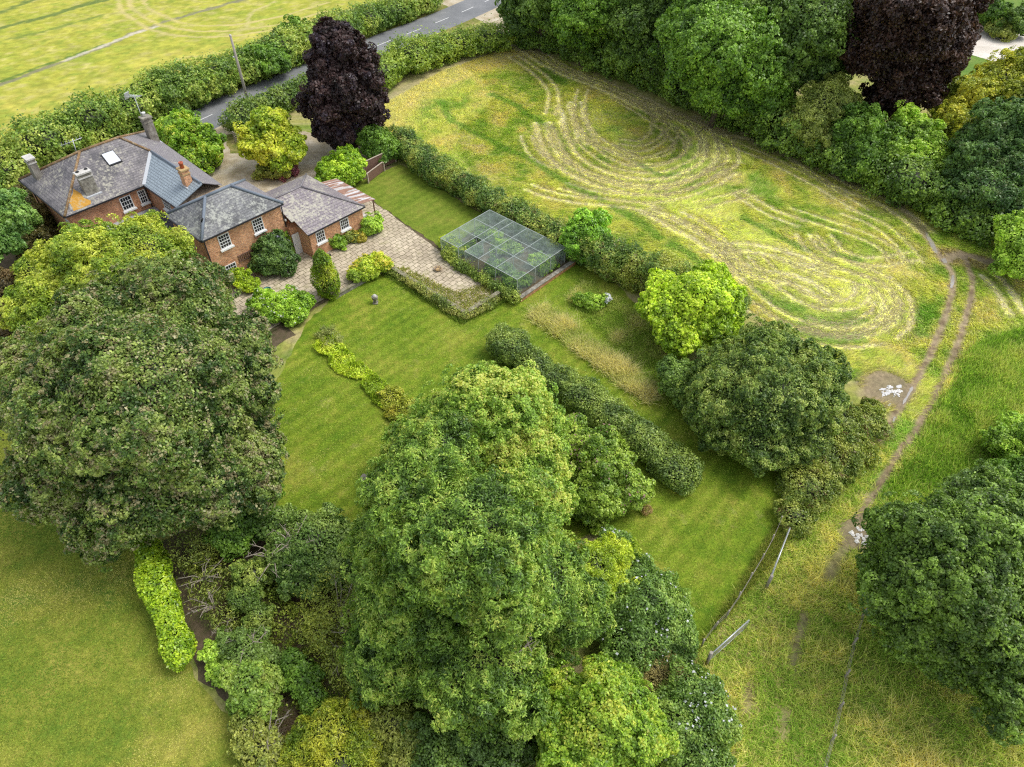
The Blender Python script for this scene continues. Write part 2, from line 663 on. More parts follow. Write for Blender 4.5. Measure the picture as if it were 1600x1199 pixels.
# ------------------------------------------------------------------ ground
# pale mown / trodden lines in the meadow: (points in the survey photo, half width m, strength)
PALE = [
    ([(800, 55), (850, 90), (900, 117), (965, 138), (1045, 176), (1110, 205), (1200, 218), (1270, 266), (1325, 296), (1365, 308), (1407, 332), (1445, 362)], .55, .8),
    ([(806, 70), (870, 110), (920, 128), (990, 158), (1060, 185)], .8, .6),
    ([(802, 88), (845, 117), (864, 140), (866, 158), (860, 178)], .5, .6),
    ([(845, 192), (851, 215), (857, 234), (872, 252), (897, 270), (950, 292), (1000, 300), (1045, 300)], .7, 1.0),
    ([(868, 192), (878, 215), (893, 245), (925, 267), (985, 285), (1035, 286), (1072, 277), (1108, 256), (1116, 230), (1105, 208), (1082, 190), (1050, 180)], .6, 1.0),
    ([(905, 215), (930, 240), (960, 258), (1000, 267), (1040, 264), (1075, 247), (1087, 230), (1085, 212), (1060, 195), (1020, 175), (985, 160)], .4, .8),
    ([(1145, 252), (1144, 236), (1132, 216), (1107, 197), (1080, 185)], .4, .7),
    ([(1145, 252), (1130, 265), (1105, 277), (1070, 294), (1040, 300)], .45, .9),
    ([(1025, 196), (1028, 207), (1018, 217), (1000, 225), (970, 222)], .35, .6),
    ([(1052, 200), (1050, 218), (1035, 232), (1010, 242), (978, 240), (950, 228)], .4, .6),
    ([(940, 130), (985, 150), (1020, 170), (1030, 190)], .35, .5),
    ([(822, 212), (828, 230), (842, 248), (872, 260)], .4, .5),
    ([(825, 292), (860, 305), (905, 314), (950, 316), (997, 322), (1030, 330)], .5, .55),
    ([(1010, 328), (1042, 345), (1075, 362), (1107, 378), (1150, 420), (1172, 436)], .75, .8),
    ([(1060, 335), (1100, 355), (1130, 385), (1160, 425)], .5, .6),
    ([(1162, 472), (1220, 512), (1275, 530), (1325, 536), (1372, 530)], .4, .6),
    ([(1090, 322), (1130, 312), (1175, 301)], .3, .7),
    ([(1255, 367), (1272, 395), (1310, 412), (1375, 432), (1402, 455), (1415, 480), (1412, 502), (1390, 523)], .45, .7),
    ([(1380, 478), (1374, 494), (1340, 512), (1300, 516), (1262, 505)], .45, .7),
    ([(1287, 367), (1312, 398), (1367, 413), (1425, 400)], .4, .5),
    ([(1125, 385), (1180, 388), (1230, 400), (1290, 420)], .7, .45),
    ([(1135, 405), (1190, 430), (1250, 438), (1300, 470)], .7, .45),
    ([(1150, 300), (1200, 330), (1250, 350)], .5, .35),
    ([(880, 165), (890, 185), (893, 215)], .8, .5),
    ([(900, 160), (905, 190), (925, 225)], .7, .5),
    ([(1180, 400), (1215, 440), (1260, 470), (1310, 480), (1345, 470), (1350, 450)], .4, .45),
    ([(1150, 440), (1195, 480), (1245, 508), (1310, 524), (1365, 515), (1395, 495), (1395, 465), (1360, 440)], .4, .5),
    ([(1210, 395), (1260, 420), (1320, 430), (1365, 445)], .4, .4),
    ([(1230, 330), (1280, 345), (1340, 365), (1385, 385), (1400, 410)], .4, .35),
    ([(1120, 215), (1170, 235), (1230, 262), (1300, 300), (1350, 330)], .4, .4),
    ([(960, 150), (1010, 180), (1060, 215), (1062, 240), (1030, 252), (985, 252)], .35, .5),
    ([(910, 140), (905, 175), (915, 205), (950, 232), (1000, 252)], .4, .5),
    ([(880, 290), (930, 305), (990, 312), (1050, 310), (1110, 290), (1140, 268)], .4, .5),
    ([(1320, 330), (1360, 345), (1400, 370), (1430, 410)], .4, .35),
    ([(1545, 430), (1570, 455), (1590, 490)], .7, .4),
]
GREEN = [
    ([(692, 158), (700, 184), (740, 207), (800, 235), (835, 250), (862, 272), (887, 285), (940, 312)], .6),
    ([(768, 148), (800, 160), (832, 182), (862, 200)], .6),
    ([(960, 325), (1005, 350), (1028, 368)], .7), ([(1050, 380), (1087, 402), (1107, 417)], .7),
    ([(1162, 340), (1200, 360), (1262, 391)], .5), ([(1182, 450), (1220, 475), (1250, 482)], .6),
    ([(1258, 496), (1312, 508), (1350, 500)], .5), ([(1000, 255), (1030, 275), (1060, 272)], .4), ([(1300, 395), (1340, 405)], .5),
    ([(1260, 520), (1300, 528), (1340, 526)], .8), ([(1452, 480), (1440, 520)], .7), ([(850, 108), (870, 122), (880, 130)], .8),
]
TRACK_L = [(1440, 362), (1460, 387), (1475, 410), (1489, 425), (1488, 450), (1480, 488), (1465, 530), (1445, 572), (1420, 612), (1398, 648), (1376, 688)]
TRACK_R = [(1500, 392), (1520, 432), (1517, 462), (1507, 505), (1495, 542), (1478, 585), (1454, 628), (1428, 678), (1401, 712), (1371, 762), (1340, 812)]
WT = lambda pts: smooth_poly(GP(pts), k=2)
MUDL = [(WT(TRACK_L), .30, 1.0), (WT(TRACK_R), .27, 1.0), (WT([(1475, 408), (1492, 395), (1520, 400), (1545, 412), (1562, 400)]), .45, .55),
        (WT([(1400, 318), (1425, 340), (1445, 366)]), .35, .8), (WT([(1345, 835), (1312, 862), (1295, 900)]), .35, .6),
        (WT([(1258, 960), (1248, 1000), (1238, 1040)]), .25, .6), (WT([(1172, 1075), (1168, 1110)]), .25, .45), (WT([(1228, 1110), (1222, 1150)]), .2, .4)]
PALEW = [(smooth_poly(GP(p), k=1), w_, s_) for p, w_, s_ in PALE]
def offset_path(p, d):
    A = np.array(p)[:, :2]
    t = np.gradient(A, axis=0)
    t /= np.hypot(t[:, 0], t[:, 1])[:, None] + 1e-9
    B = A + np.stack([-t[:, 1], t[:, 0]], 1) * d
    return [np.array([*q, 0.0]) for q in B]


PALEW = [(offset_path(p, d), w_ * .52, s_ * k_) for p, w_, s_ in PALEW for d, k_ in ((.62, .95), (-.62, 1.0))]
GREENW = [(smooth_poly(GP(p), k=1), w_) for p, w_ in GREEN]
WEDGE = GP([(1480, 575), (1530, 540), (1600, 515), (1700, 560), (1700, 900), (1500, 860), (1385, 820), (1400, 745), (1440, 680)])
DRYLOW = GP([(1100, 1020), (1250, 860), (1330, 860), (1340, 1000), (1500, 1110), (1600, 1110), (1600, 1300), (1080, 1300)])
STRIPW = GP([(828, 495), (850, 478), (985, 575), (1025, 612), (1012, 632)])
ROUGHG = GP([(884, 468), (912, 440), (985, 480), (1040, 540), (1062, 600), (1045, 640), (1005, 585)])


def mixc(c, f, t):
    f = np.clip(f, 0, 1)[..., None]
    return c * (1 - f) + np.asarray(t) * f


TANEDGE = GP([(600, 200), (615, 165), (690, 120), (800, 85)])


def ragged(f, n, soft=.35):
    """turn a smooth 0..1 field into broken patches"""
    return np.clip((f - n) / soft + .5, 0, 1) * np.clip(f * 4, 0, 1)


def ground_color(x, y):
    n1, n2, n3 = fbm(x, y, 7, 0), fbm(x, y, 2.2, 2), fbm(x, y, .7, 4, 3)
    n4 = vnoise(x, y, .33, 5)
    c = np.zeros(x.shape + (3,)) + np.array([.325, .32, .085])
    c = mixc(c, (n1 - .5) * 5, (.33, .315, .10))
    c = mixc(c, (.47 - n1) * 5, (.225, .28, .05))
    c = mixc(c, (n2 - .55) * 6, (.38, .32, .155))
    c = mixc(c, (.44 - n2) * 6, (.16, .235, .035))
    c = mixc(c, ragged(n3 * .9, .42 + .25 * n4, .3) * .55, (.40, .37, .17))
    c = mixc(c, ragged(1 - n3, .55 + .2 * n4, .3) * .4, (.14, .22, .032))
    for px, py, r1 in ((915, 190, 7), (1080, 325, 6), (1140, 380, 8), (990, 290, 6), (1250, 430, 9), (1340, 440, 6)):
        q = P(px, py)
        c = mixc(c, ragged(np.exp(-((x - q[0]) ** 2 + (y - q[1]) ** 2) / r1 ** 2) * .8, .3 + .6 * n3, .4) * .6, (.44, .42, .20))
    d = dist_line(x, y, TANEDGE)
    c = mixc(c, ragged(np.exp(-(d / 4.0) ** 2), .2 + .7 * n3, .5) * .75, (.42, .35, .20))
    rg = .25 + .75 * (n3 * .55 + n4 * .45)
    wx, wy = x + (fbm(x, y, 2.2, 1) - .5) * .5, y + (fbm(x, y, 2.2, 3) - .5) * .5
    for p, w_, s_ in PALEW:
        d = dist_line(wx, wy, p)
        c = mixc(c, ragged(np.exp(-(d / (w_ * 2.0)) ** 2) * .55 * s_, rg * .6, .5) * .6, (.47, .44, .22))
        c = mixc(c, ragged(np.exp(-(d / (w_ * .8)) ** 2) * (.45 + .55 * s_), rg * .55, .5) * .95, (.60, .56, .37))
    for p, w_ in GREENW:
        d = dist_line(wx, wy, p)
        c = mixc(c, ragged(np.exp(-(d / w_) ** 2), rg * .9) * .7, (.12, .22, .03))
    ex, ey = x + (fbm(x, y, 6, 1) - .5) * 9 + (n3 - .5) * 2, y + (fbm(x, y, 6, 3) - .5) * 9 + (n4 - .5) * 1.5
    c = mixc(c, inside(ex, ey, WEDGE) * np.clip(.2 + 1.2 * (n2 * .5 + n3 * .5), 0, 1), (.16, .25, .04))
    c = mixc(c, inside(ex, ey, DRYLOW) * ragged(n2, rg * .9), (.31, .27, .11))
    tx, ty = x + (fbm(x, y, 1.0, 1) - .5) * .4, y + (fbm(x, y, 1.0, 3) - .5) * .4
    for p, w_, s_ in MUDL:
        d = dist_line(tx, ty, p)
        c = mixc(c, s_ * np.clip(1.6 - d / w_ - .9 * (rg - .5), 0, 1), np.stack([.275 + .22 * (n4 - .5), .21 + .18 * (n4 - .5), .135 + .13 * (n4 - .5)], -1))
    for px, py, r1 in ((1385, 606, 1.7), (1342, 836, 1.2), (1490, 400, 1.2), (1530, 408, 1.0)):
        q = P(px, py)
        d = np.hypot(tx - q[0], (ty - q[1]))
        c = mixc(c, ragged(np.clip(1.6 - d / r1, 0, 1), rg * .7) * .9, (.26, .205, .135))
    c = mixc(c, inside(x, y, ROUGHG) * .4, (.24, .25, .06))
    return c


fx0, fx1, fy0, fy1, fs = -22.0, 62.0, 6.0, 112.0, .2
gx = np.concatenate([[-2500, -900, -400, -200, -120, -70, -45], np.arange(fx0, fx1, fs), [70, 100, 160, 300, 800, 2500]])
gy = np.concatenate([[-800, -200, -60, -20], np.arange(fy0, fy1, fs), [118, 135, 160, 220, 400, 900, 3000]])
GX, GY = np.meshgrid(gx, gy, indexing='ij')
GCOL = ground_color(GX, GY)
nx, ny = GX.shape
idx = np.arange(nx * ny).reshape(nx, ny)
quads = np.stack([idx[:-1, :-1], idx[1:, :-1], idx[1:, 1:], idx[:-1, 1:]], -1).reshape(-1, 4)
me = np_mesh("meadow", np.stack([GX, GY, np.zeros_like(GX)], -1).reshape(-1, 3), quads, 4, GCOL.reshape(-1, 3))
tag(link("meadow", me, M_GROUND), "rough hay meadow with pale mown swirls and muddy wheel ruts", None, None, "structure")


def col_at(x, y):
    i = np.clip(np.searchsorted(gx, x), 0, nx - 1)
    j = np.clip(np.searchsorted(gy, y), 0, ny - 1)
    return GCOL[i, j]


def sheet(name, poly, z, m, label, wig=.12, step=.5, kind="structure"):
    """a flat polygon sheet with a slightly irregular edge"""
    pts = []
    r = random.Random(len(name) + int(abs(poly[0][0]) * 10))
    n = len(poly)
    for i in range(n):
        a, b = np.asarray(poly[i][:2], float), np.asarray(poly[(i + 1) % n][:2], float)
        L = np.hypot(*(b - a))
        k = max(1, int(L / step))
        for q in range(k):
            p = a + (b - a) * q / k
            pts.append((p[0] + r.uniform(-wig, wig), p[1] + r.uniform(-wig, wig), z))
    bm = bmesh.new()
    f = bm.faces.new([bm.verts.new(p) for p in pts])
    bmesh.ops.triangulate(bm, faces=[f])
    for f in bm.faces:
        if f.normal.z < 0: f.normal_flip()
    me = bpy.data.meshes.new(name)
    bm.to_mesh(me)
    bm.free()
    return tag(link(name, me, m), label, None, None, kind)


# far field beyond the road
FARP = GP([(-260, 420), (0, 262), (120, 225), (330, 112), (470, 50), (600, 8), (690, -25), (640, -120), (-600, -120)])
xs = np.arange(-190, 10, .4)
ys = np.arange(60, 190, .4)
FX, FY = np.meshgrid(xs, ys, indexing='ij')
n1, n2, n3 = fbm(FX, FY, 14, 1), fbm(FX, FY, 3, 3), fbm(FX, FY, 1.2, 0)
fd = (HV * .92 + HU * .05)
c = np.zeros(FX.shape + (3,)) + np.array([.37, .375, .055])
c = mixc(c, (n1 - .5) * 4, (.43, .405, .075))
c = mixc(c, (.5 - n2) * 4, (.29, .335, .045))
c = mixc(c, (n3 - .55) * 4, (.46, .42, .14))
c = mixc(c, (.45 - n3) * 4, (.26, .32, .05))
n5 = vnoise(FX, FY, .55, 2)
c = c * (.8 + .4 * n5)[..., None]
wx, wy = FX + (fbm(FX, FY, 4, 2) - .5) * 1.0, FY + (fbm(FX, FY, 4, 4) - .5) * 1.0
for pts, w_, s_, t in (([(-60, 158), (0, 132), (105, 95), (160, 75), (215, 50), (280, 27), (345, 10), (420, -12)], .6, .8, (.24, .23, .13)),
                       ([(-80, 160), (0, 128), (100, 92), (160, 70)], .5, .5, (.13, .2, .04)), ([(100, 96), (210, 53), (250, 40)], .45, 1, (.5, .46, .36)),
                       ([(-40, 60), (0, 45), (60, 29), (120, 12), (175, -3)], .8, .8, (.15, .2, .05)),
                       ([(0, 66), (40, 56), (100, 42), (160, 24)], .7, .5, (.2, .25, .05)), ([(0, 20), (30, 8), (60, -4)], .9, .6, (.15, .2, .05)),
                       ([(185, -5), (188, 15), (205, 32), (240, 50), (290, 58), (350, 58), (430, 48), (500, 30), (560, 12)], .45, .7, (.5, .43, .17)),
                       ([(200, -5), (205, 12), (225, 30), (260, 43), (310, 50), (370, 48), (440, 38), (510, 18)], .45, .7, (.5, .43, .17)),
                       ([(222, -5), (230, 12), (250, 25), (285, 38), (330, 42), (400, 35), (460, 20), (510, 5)], .45, .6, (.5, .43, .17)),
                       ([(385, 45), (388, 25), (400, 14), (430, 2)], .4, .5, (.48, .43, .17)), ([(420, 62), (500, 38), (560, 15), (600, 0)], .7, .6, (.46, .41, .2))):
    d = dist_line(wx, wy, smooth_poly(GP(pts), k=2))
    c = mixc(c, ragged(np.exp(-(d / w_) ** 2) * (.5 + .5 * s_), .2 + .6 * n5), t)
ok = inside((FX[:-1, :-1] + FX[1:, 1:]) / 2, (FY[:-1, :-1] + FY[1:, 1:]) / 2, FARP)
idx = np.arange(FX.size).reshape(FX.shape)
quads = np.stack([idx[:-1, :-1], idx[1:, :-1], idx[1:, 1:], idx[:-1, 1:]], -1)[ok]
used = np.unique(quads)
remap = np.zeros(FX.size, int)
remap[used] = np.arange(len(used))
me = np_mesh("field", np.stack([FX, FY, np.full_like(FX, .006)], -1).reshape(-1, 3)[used], remap[quads.reshape(-1)], 4, c.reshape(-1, 3)[used])
tag(link("field", me, attr_ground("far_field_grass", .22, 1.6, .3)), "wide cut hay field beyond the road hedge", None, None, "structure")

# road
RC = smooth_poly(GP([(-120, 395), (0, 335), (150, 268), (245, 222), (322, 183), (400, 149), (478, 119), (590, 71), (700, 29), (765, 0), (850, -40)]), k=2)


def ribbon(pts, wd, z):
    L, Rr = [], []
    for i, p in enumerate(pts):
        d = pts[min(i + 1, len(pts) - 1)][:2] - pts[max(i - 1, 0)][:2]
        d = d / np.hypot(*d)
        nrm = np.array([-d[1], d[0]]) * wd / 2
        L.append((p[0] + nrm[0], p[1] + nrm[1], z))
        Rr.append((p[0] - nrm[0], p[1] - nrm[1], z))
    return L, Rr


def strip(name, pts, wd, z, m, label=None):
    L, Rr = ribbon(pts, wd, z)
    b = MB()
    for i in range(len(L) - 1):
        b.face([Rr[i], Rr[i + 1], L[i + 1], L[i]])
    return tag(b.build(name, m), label, None, None, "structure")


strip("verge", RC, 9.4, .008, M_VERGE, "grassy verge beside the lane")
strip("road", RC, 6.3, .014, M_ASPHALT, "grey tarmac lane between hedges")
mk = MB()
acc, on = 0, 0
cum = [0]
for a, b in zip(RC[:-1], RC[1:]): cum.append(cum[-1] + np.hypot(*(b - a)[:2]))
cum = np.array(cum)
RCa = np.array(RC)
at = lambda s_: np.array([np.interp(s_, cum, RCa[:, 0]), np.interp(s_, cum, RCa[:, 1]), .019])
s_ = 0
while s_ < cum[-1] - 5:
    L, Rr = ribbon([at(s_), at(s_ + 1.5), at(s_ + 3.0)], .13, .019)
    mk.face([Rr[0], Rr[1], L[1], L[0]])
    mk.face([Rr[1], Rr[2], L[2], L[1]])
    s_ += 6.0
tag(mk.build("road_marking", M_WHITEPAINT), "white centre dashes along the tarmac lane", None, None, "structure")

# driveways
sheet("driveway", GP([(318, 212), (345, 196), (362, 203), (372, 220), (400, 235), (470, 205), (545, 218), (580, 238), (560, 262), (500, 300), (440, 330), (330, 300), (325, 255), (338, 230)]), .012, M_GRAVEL, "gravel forecourt behind the brick house")
sheet("driveway", GP([(1440, 40), (1510, 18), (1535, 45), (1560, 60), (1610, 50), (1640, 75), (1580, 105), (1505, 82), (1440, 75)]), .012, M_PALEGRAVEL, "pale gravel drive of the garden behind the copper beech")
sheet("lawn", GP([(1440, -40), (1700, -40), (1760, 200), (1500, 170), (1430, 80)]), .008, grass_mat("bright_lawn", (.1, .19, .03), (.13, .22, .035), (.17, .24, .05)), "green lawn of the garden beyond the trees")
sheet("gravel_apron", GP([(680, 2), (780, -6), (800, 20), (820, 60), (800, 70), (765, 40), (730, 22)]), .010, M_GRAVEL, "dusty gateway apron between lane and meadow")
sheet("verge", GP([(350, 212), (372, 206), (395, 240), (360, 240)]), .014, M_VERGE, "patch of grass beside the drive entrance")

# garden lawns and neighbours
sheet("lawn", GP([(480, 505), (560, 425), (620, 410), (800, 450), (890, 400), (960, 440), (1100, 590), (1250, 745), (1232, 800), (1195, 880), (1090, 1020), (930, 830), (800, 900), (560, 900), (400, 830), (380, 760), (430, 600)]), .010, M_LAWN, "mown garden lawn between terrace and trees")
sheet("lawn", GP([(-200, 560), (30, 600), (200, 800), (265, 950), (310, 1068), (390, 1150), (400, 1300), (-300, 1300)]), .010, M_NLAWN, "dry patchy lawn left of the bright hedge")
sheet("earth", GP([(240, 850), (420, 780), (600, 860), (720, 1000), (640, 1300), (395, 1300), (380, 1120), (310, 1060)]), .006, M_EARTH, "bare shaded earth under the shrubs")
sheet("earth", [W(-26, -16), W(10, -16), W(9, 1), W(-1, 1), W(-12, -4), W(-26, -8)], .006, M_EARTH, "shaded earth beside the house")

# raised terrace, its paving and the upper lawn
TZ = .15
TER = [(-1, -2), (7.5, -2), (7.5, 11.4), (17.3, 11.4), (17.4, 15.9), (19.0, 16.0), (19.0, 22.6), (9.5, 22.9), (-5, 24.3), (-8, 19), (-5, 16.0), (-1, 15.5)]
bt = MB()
top = [W(u, v, TZ - .01) for u, v in TER]
for a, b in zip(top, top[1:] + top[:1]):
    bt.face([(*a[:2], 0), (*b[:2], 0), tuple(b), tuple(a)])
tag(bt.build("terrace_bank", M_EARTH), "low earth bank under the terrace", None, None, "structure")
sheet("upper_ground", [W(u, v) for u, v in TER], TZ - .006, M_EARTH, "earth bed around the terrace", 0.0)
sheet("patio", [W(u, v) for u, v in ((-.3, -1.6), (7.2, -1.6), (7.3, 11.6), (17.0, 11.7), (17.0, 15.6), (9.4, 16.2), (4, 16.9), (.5, 17.5), (-4.2, 17.6), (-4.2, 15.0), (1.9, 14.2), (1.9, 8.3), (-.5, 8.3))], TZ + .004, M_PAVING, "worn stone flag patio in front of the house", .06)
sheet("lawn", [W(u, v) for u, v in ((-5.5, 18.2), (.3, 17.5), (9.3, 16.6), (9.6, 22.9), (-5.2, 24.4))], TZ + .009, grass_mat("upper_lawn_grass", (.115, .18, .015), (.16, .215, .024), (.205, .23, .035), .3, R(42), None, .06, 1.0), "small bright lawn between patio, fence and hedge", .12)

# ------------------------------------------------------------------ the house (local axes: x = u, y = v)
house = empty("brick_house", (HO[0], HO[1], TZ), HA, "rambling orange brick house with hipped slate roofs and several chimneys", "house")
H0 = -TZ          # local z of world zero


def lz(z): return z - TZ


def wall_block(name, u0, u1, v0, v1, z1, m, z0=0.0):
    b = MB()
    b.box((u0, v0, lz(z0)), (u1, v1, lz(z1)))
    return b.build(name, m, house)


def roof_faces(name, faces, m, thick=.07):
    """slopes with a real thickness"""
    b = MB()
    for f in faces:
        p = [Vector((q[0], q[1], lz(q[2]))) for q in f]
        n = (p[1] - p[0]).cross(p[2] - p[0]).normalized()
        if n.z < 0:
            p.reverse()
            n = -n
        b.face(p)
        lo = [q - Vector((0, 0, thick)) for q in p]
        b.face(list(reversed(lo)))
        for i in range(len(p)):
            j = (i + 1) % len(p)
            b.face([lo[i], lo[j], p[j], p[i]])
    return b.build(name, m, house)


def ridge(name, pts, m, r=.11, dz=.03):
    b = MB()
    b.tube([(p[0], p[1], lz(p[2]) + dz) for p in pts], r, 6)
    return b.build(name, m, house)


def beams(name, segs, m, w=.1, h=None, parent=None):
    b = MB()
    for a, c in segs: b.beam((a[0], a[1], lz(a[2])), (c[0], c[1], lz(c[2])), w, h)
    return b.build(name, m, parent or house)


# walls
wall_block("wall", -19.05, -10.78, -5.5, 5.6, 5.42, M_BRICKRED)                       # main block
wall_block("wall", -10.778, -5.44, 1.15, 5.2, 5.40, M_BRICKRED)                       # link block
wall_block("wall", -5.438, -.25, .25, 7.3, 4.92, M_BRICK)                            # front wing
b = MB()                                                                             # single storey range with its little porch recess
b.box((-6.0, 7.302, 0), (.35, 13.75, lz(2.72)))
b.box((.352, 8.0, 0), (2.1, 13.748, lz(2.70)))
b.build("wall", M_BRICK, house)

# main roof
E1 = 5.5
mA, mB, mC, mD = (-19.4, -5.85, E1), (-10.5, -5.85, E1), (-10.5, 6.0, E1), (-19.9, 6.05, E1)
mL, mR = (-15.0, -1.5, 7.93), (-15.05, 1.95, 7.93)
sl_m = (7.93 - E1) / (15.0 - 10.5)
k0 = (-10.5, .9, E1)
vj = (-12.95, 3.35, E1 + 2.45 * sl_m)      # where the link ridge meets the main slope
roof_faces("roof", [[mB, k0, vj, mR, mL]], M_SLATE_MAIN)
roof_faces("roof", [[mA, mB, mL]], M_SLATE_MAIN)
roof_faces("roof", [[mD, mA, mL, mR]], M_SLATE_MAIN)
lkE = (-5.3, 5.35, E1)
roof_faces("roof", [[mR, vj, (-5.0, 3.35, 6.8), (-5.6, 5.4, E1), (-17.3, 6.02, E1), mD]], M_SLATE_PURPLE)
roof_faces("roof", [[k0, (-5.2, .9, E1), (-4.6, 3.35, 6.82), vj]], M_SLATE_NEW)
ridge("ridge_tile", [mB, mL], M_RIDGE)
ridge("ridge_tile", [mL, mR], M_RIDGE)
ridge("ridge_tile", [mA, mL], M_RIDGE)
ridge("ridge_tile", [mR, vj], M_RIDGE)
ridge("ridge_tile", [mR, mD], M_RIDGE)
ridge("ridge_tile", [vj, (-4.8, 3.35, 6.82)], M_LEADBLUE)
beams("valley", [((-10.5, .9, E1 + .06), (vj[0], vj[1], vj[2] + .06))], M_LEAD, .28, .05)
# patch of orange lichen beside the big stack, grown on the slates
def on_main(u, v, dz=.02): return (u, v, E1 + (-10.5 - u) * sl_m + dz)
def slope_patch(name, pts, m):
    b = MB(); b.face([(p[0], p[1], lz(p[2])) for p in pts]); return b.build(name, m, house)
lr_ = random.Random(4)
lo_l = [on_main(-10.56, -4.9), on_main(-10.56, -4.2), on_main(-10.56, -3.55), on_main(-10.9, -3.5), on_main(-11.3, -3.62), on_main(-11.7, -3.6), on_main(-12.1, -3.75), on_main(-12.25, -4.0), on_main(-11.9, -4.3), on_main(-11.5, -4.75), on_main(-11.1, -4.9)]
lo_l = [on_main(p[0] + lr_.uniform(-.12, 0), p[1] + lr_.uniform(-.15, .15)) for p in lo_l]
slope_patch("lichen_patch", lo_l, M_LICHEN)
# wing roof
EW = 5.0
wA, wB, wC, wD = (-5.75, -.05, EW), (0, -.05, EW), (0, 7.55, EW), (-5.75, 7.55, EW)
wL, wR = (-2.88, 2.55, 6.66), (-2.88, 4.85, 6.66)
roof_faces("roof", [[wB, wC, wR, wL]], M_SLATE_WING)
roof_faces("roof", [[wA, wB, wL]], M_SLATE_WING)
roof_faces("roof", [[wC, wD, wR]], M_SLATE_PURPLE)
roof_faces("roof", [[wD, wA, wL, wR]], M_SLATE_PURPLE)
for a, c in ((wB, wL), (wL, wR), (wR, wC), (wA, wL), (wR, wD)):
    ridge("ridge_tile", [a, c], M_LEADBLUE, .13)
# single storey roof
EB = 2.8
bA, bN0, bN1, bN2, bB, bC, bD = (-6.3, 7.5, EB), (.62, 7.55, EB + .66), (.62, 8.0 - .25, EB + .66), (2.32, 7.75, EB), (2.32, 13.95, EB), (-6.3, 13.95, EB), (-6.3, 7.5, EB)
bL, bR = (-1.95, 7.5, 4.52), (-1.95, 10.6, 4.52)
roof_faces("roof", [[(.62, 7.5, EB + .69), (.62, 7.75, EB + .69), bN2, bB, bR, bL]], M_SLATE_BUNG)
roof_faces("roof", [[bB, bC, bR]], M_SLATE_BUNG)
roof_faces("roof", [[bC, bD, bL, bR]], M_SLATE_BUNG)
for a, c in ((bB, bR), (bR, bC), (bL, bR)):
    ridge("ridge_tile", [a, c], M_SLATE_PURPLE, .09)
# gutters and downpipes
beams("gutter", [((-10.46, -5.9, E1 - .05), (-10.46, .85, E1 - .05)), ((-19.4, -5.9, E1 - .05), (-10.5, -5.9, E1 - .05)), ((-10.45, .86, E1 - .05), (-5.3, .86, E1 - .05)),
                 ((.04, -.1, EW - .05), (.04, 7.5, EW - .05)), ((-5.75, -.1, EW - .05), (0, -.1, EW - .05)), ((2.36, 7.75, EB - .05), (2.36, 13.95, EB - .05))], M_BLACK, .11, .1)
for u, v, z in ((-.2, .18, EW), (-10.72, .95, E1), (-18.2, -5.56, E1), (-.18, 7.36, EW)):
    b = MB(); b.tube([(u, v, 0), (u, v, lz(z - .05))], .05, 6); b.build("downpipe", M_BLACK, house)


def window(wall, pos, a0, a1, z0, z1, nx_, nz, sill=True, name="window", sd=1):
    """wall 'u': plane u = pos facing +u, spans v a0..a1; wall 'v': plane v = pos facing -v, spans u"""
    def pt(a, d, z):
        return (pos + d, a, lz(z)) if wall == 'u' else (a, pos - d, lz(z))
    def bx(b, a, c, d0, d1, zl, zh):
        p, q = pt(a, d0, zl), pt(c, d1, zh)
        b.box(tuple(min(i, j) for i, j in zip(p, q)), tuple(max(i, j) for i, j in zip(p, q)))
    fw = .075
    b = MB()
    bx(b, a0, a0 + fw, -.02, .055, z0, z1)
    bx(b, a1 - fw, a1, -.02, .055, z0, z1)
    bx(b, a0 + fw, a1 - fw, -.02, .054, z1 - fw, z1)
    bx(b, a0 + fw, a1 - fw, -.02, .054, z0, z0 + fw)
    W_, Hh = a1 - a0 - 2 * fw, z1 - z0 - 2 * fw
    for i in range(1, nx_):
        a = a0 + fw + W_ * i / nx_
        bx(b, a - .016, a + .016, -.02, .04, z0 + fw, z1 - fw)
    for j in range(1, nz):
        z = z0 + fw + Hh * j / nz
        t = .03 if j * 2 == nz else .016
        bx(b, a0 + fw, a1 - fw, -.02, .042 if j * 2 != nz else .05, z - t, z + t)
    wn = b.build(name, M_WHITE, house)
    b = MB(); bx(b, a0 + .02, a1 - .02, .004, .012, z0 + .02, z1 - .02); b.build("pane", M_PANE, wn)
    if sill:
        b = MB(); bx(b, a0 - .1, a1 + .1, -.02, .2, z0 - .14, z0 - .005); b.build("sill", M_WHITE, wn)
    b = MB()
    bx(b, a0 - .12, a1 + .12, -.02, .012, z1 + .004, z1 + .22)
    b.build("lintel", M_BRICKRED, wn)
    return wn


window('u', -.25, 1.3, 2.3, 3.42, 4.66, 4, 4)
window('u', -.25, 4.45, 5.42, 3.42, 4.66, 4, 4)
window('u', -.25, 1.1, 2.08, .62, 1.9, 4, 4)
window('u', 2.1, 8.6, 9.5, 1.42, 2.5, 4, 3)
window('u', 2.1, 11.2, 12.12, 1.48, 2.5, 4, 3)
window('u', -10.78, -1.4, -.42, 3.9, 5.1, 4, 3)
window('u', -10.78, .2, .85, 3.88, 5.1, 3, 4)
window('v', 1.15, -8.3, -7.0, 4.1, 5.1, 4, 3)
window('v', .25, -3.4, -2.5, 3.3, 4.5, 3, 4)
window('v', -5.5, -12.2, -11.4, 3.3, 4.6, 3, 4)
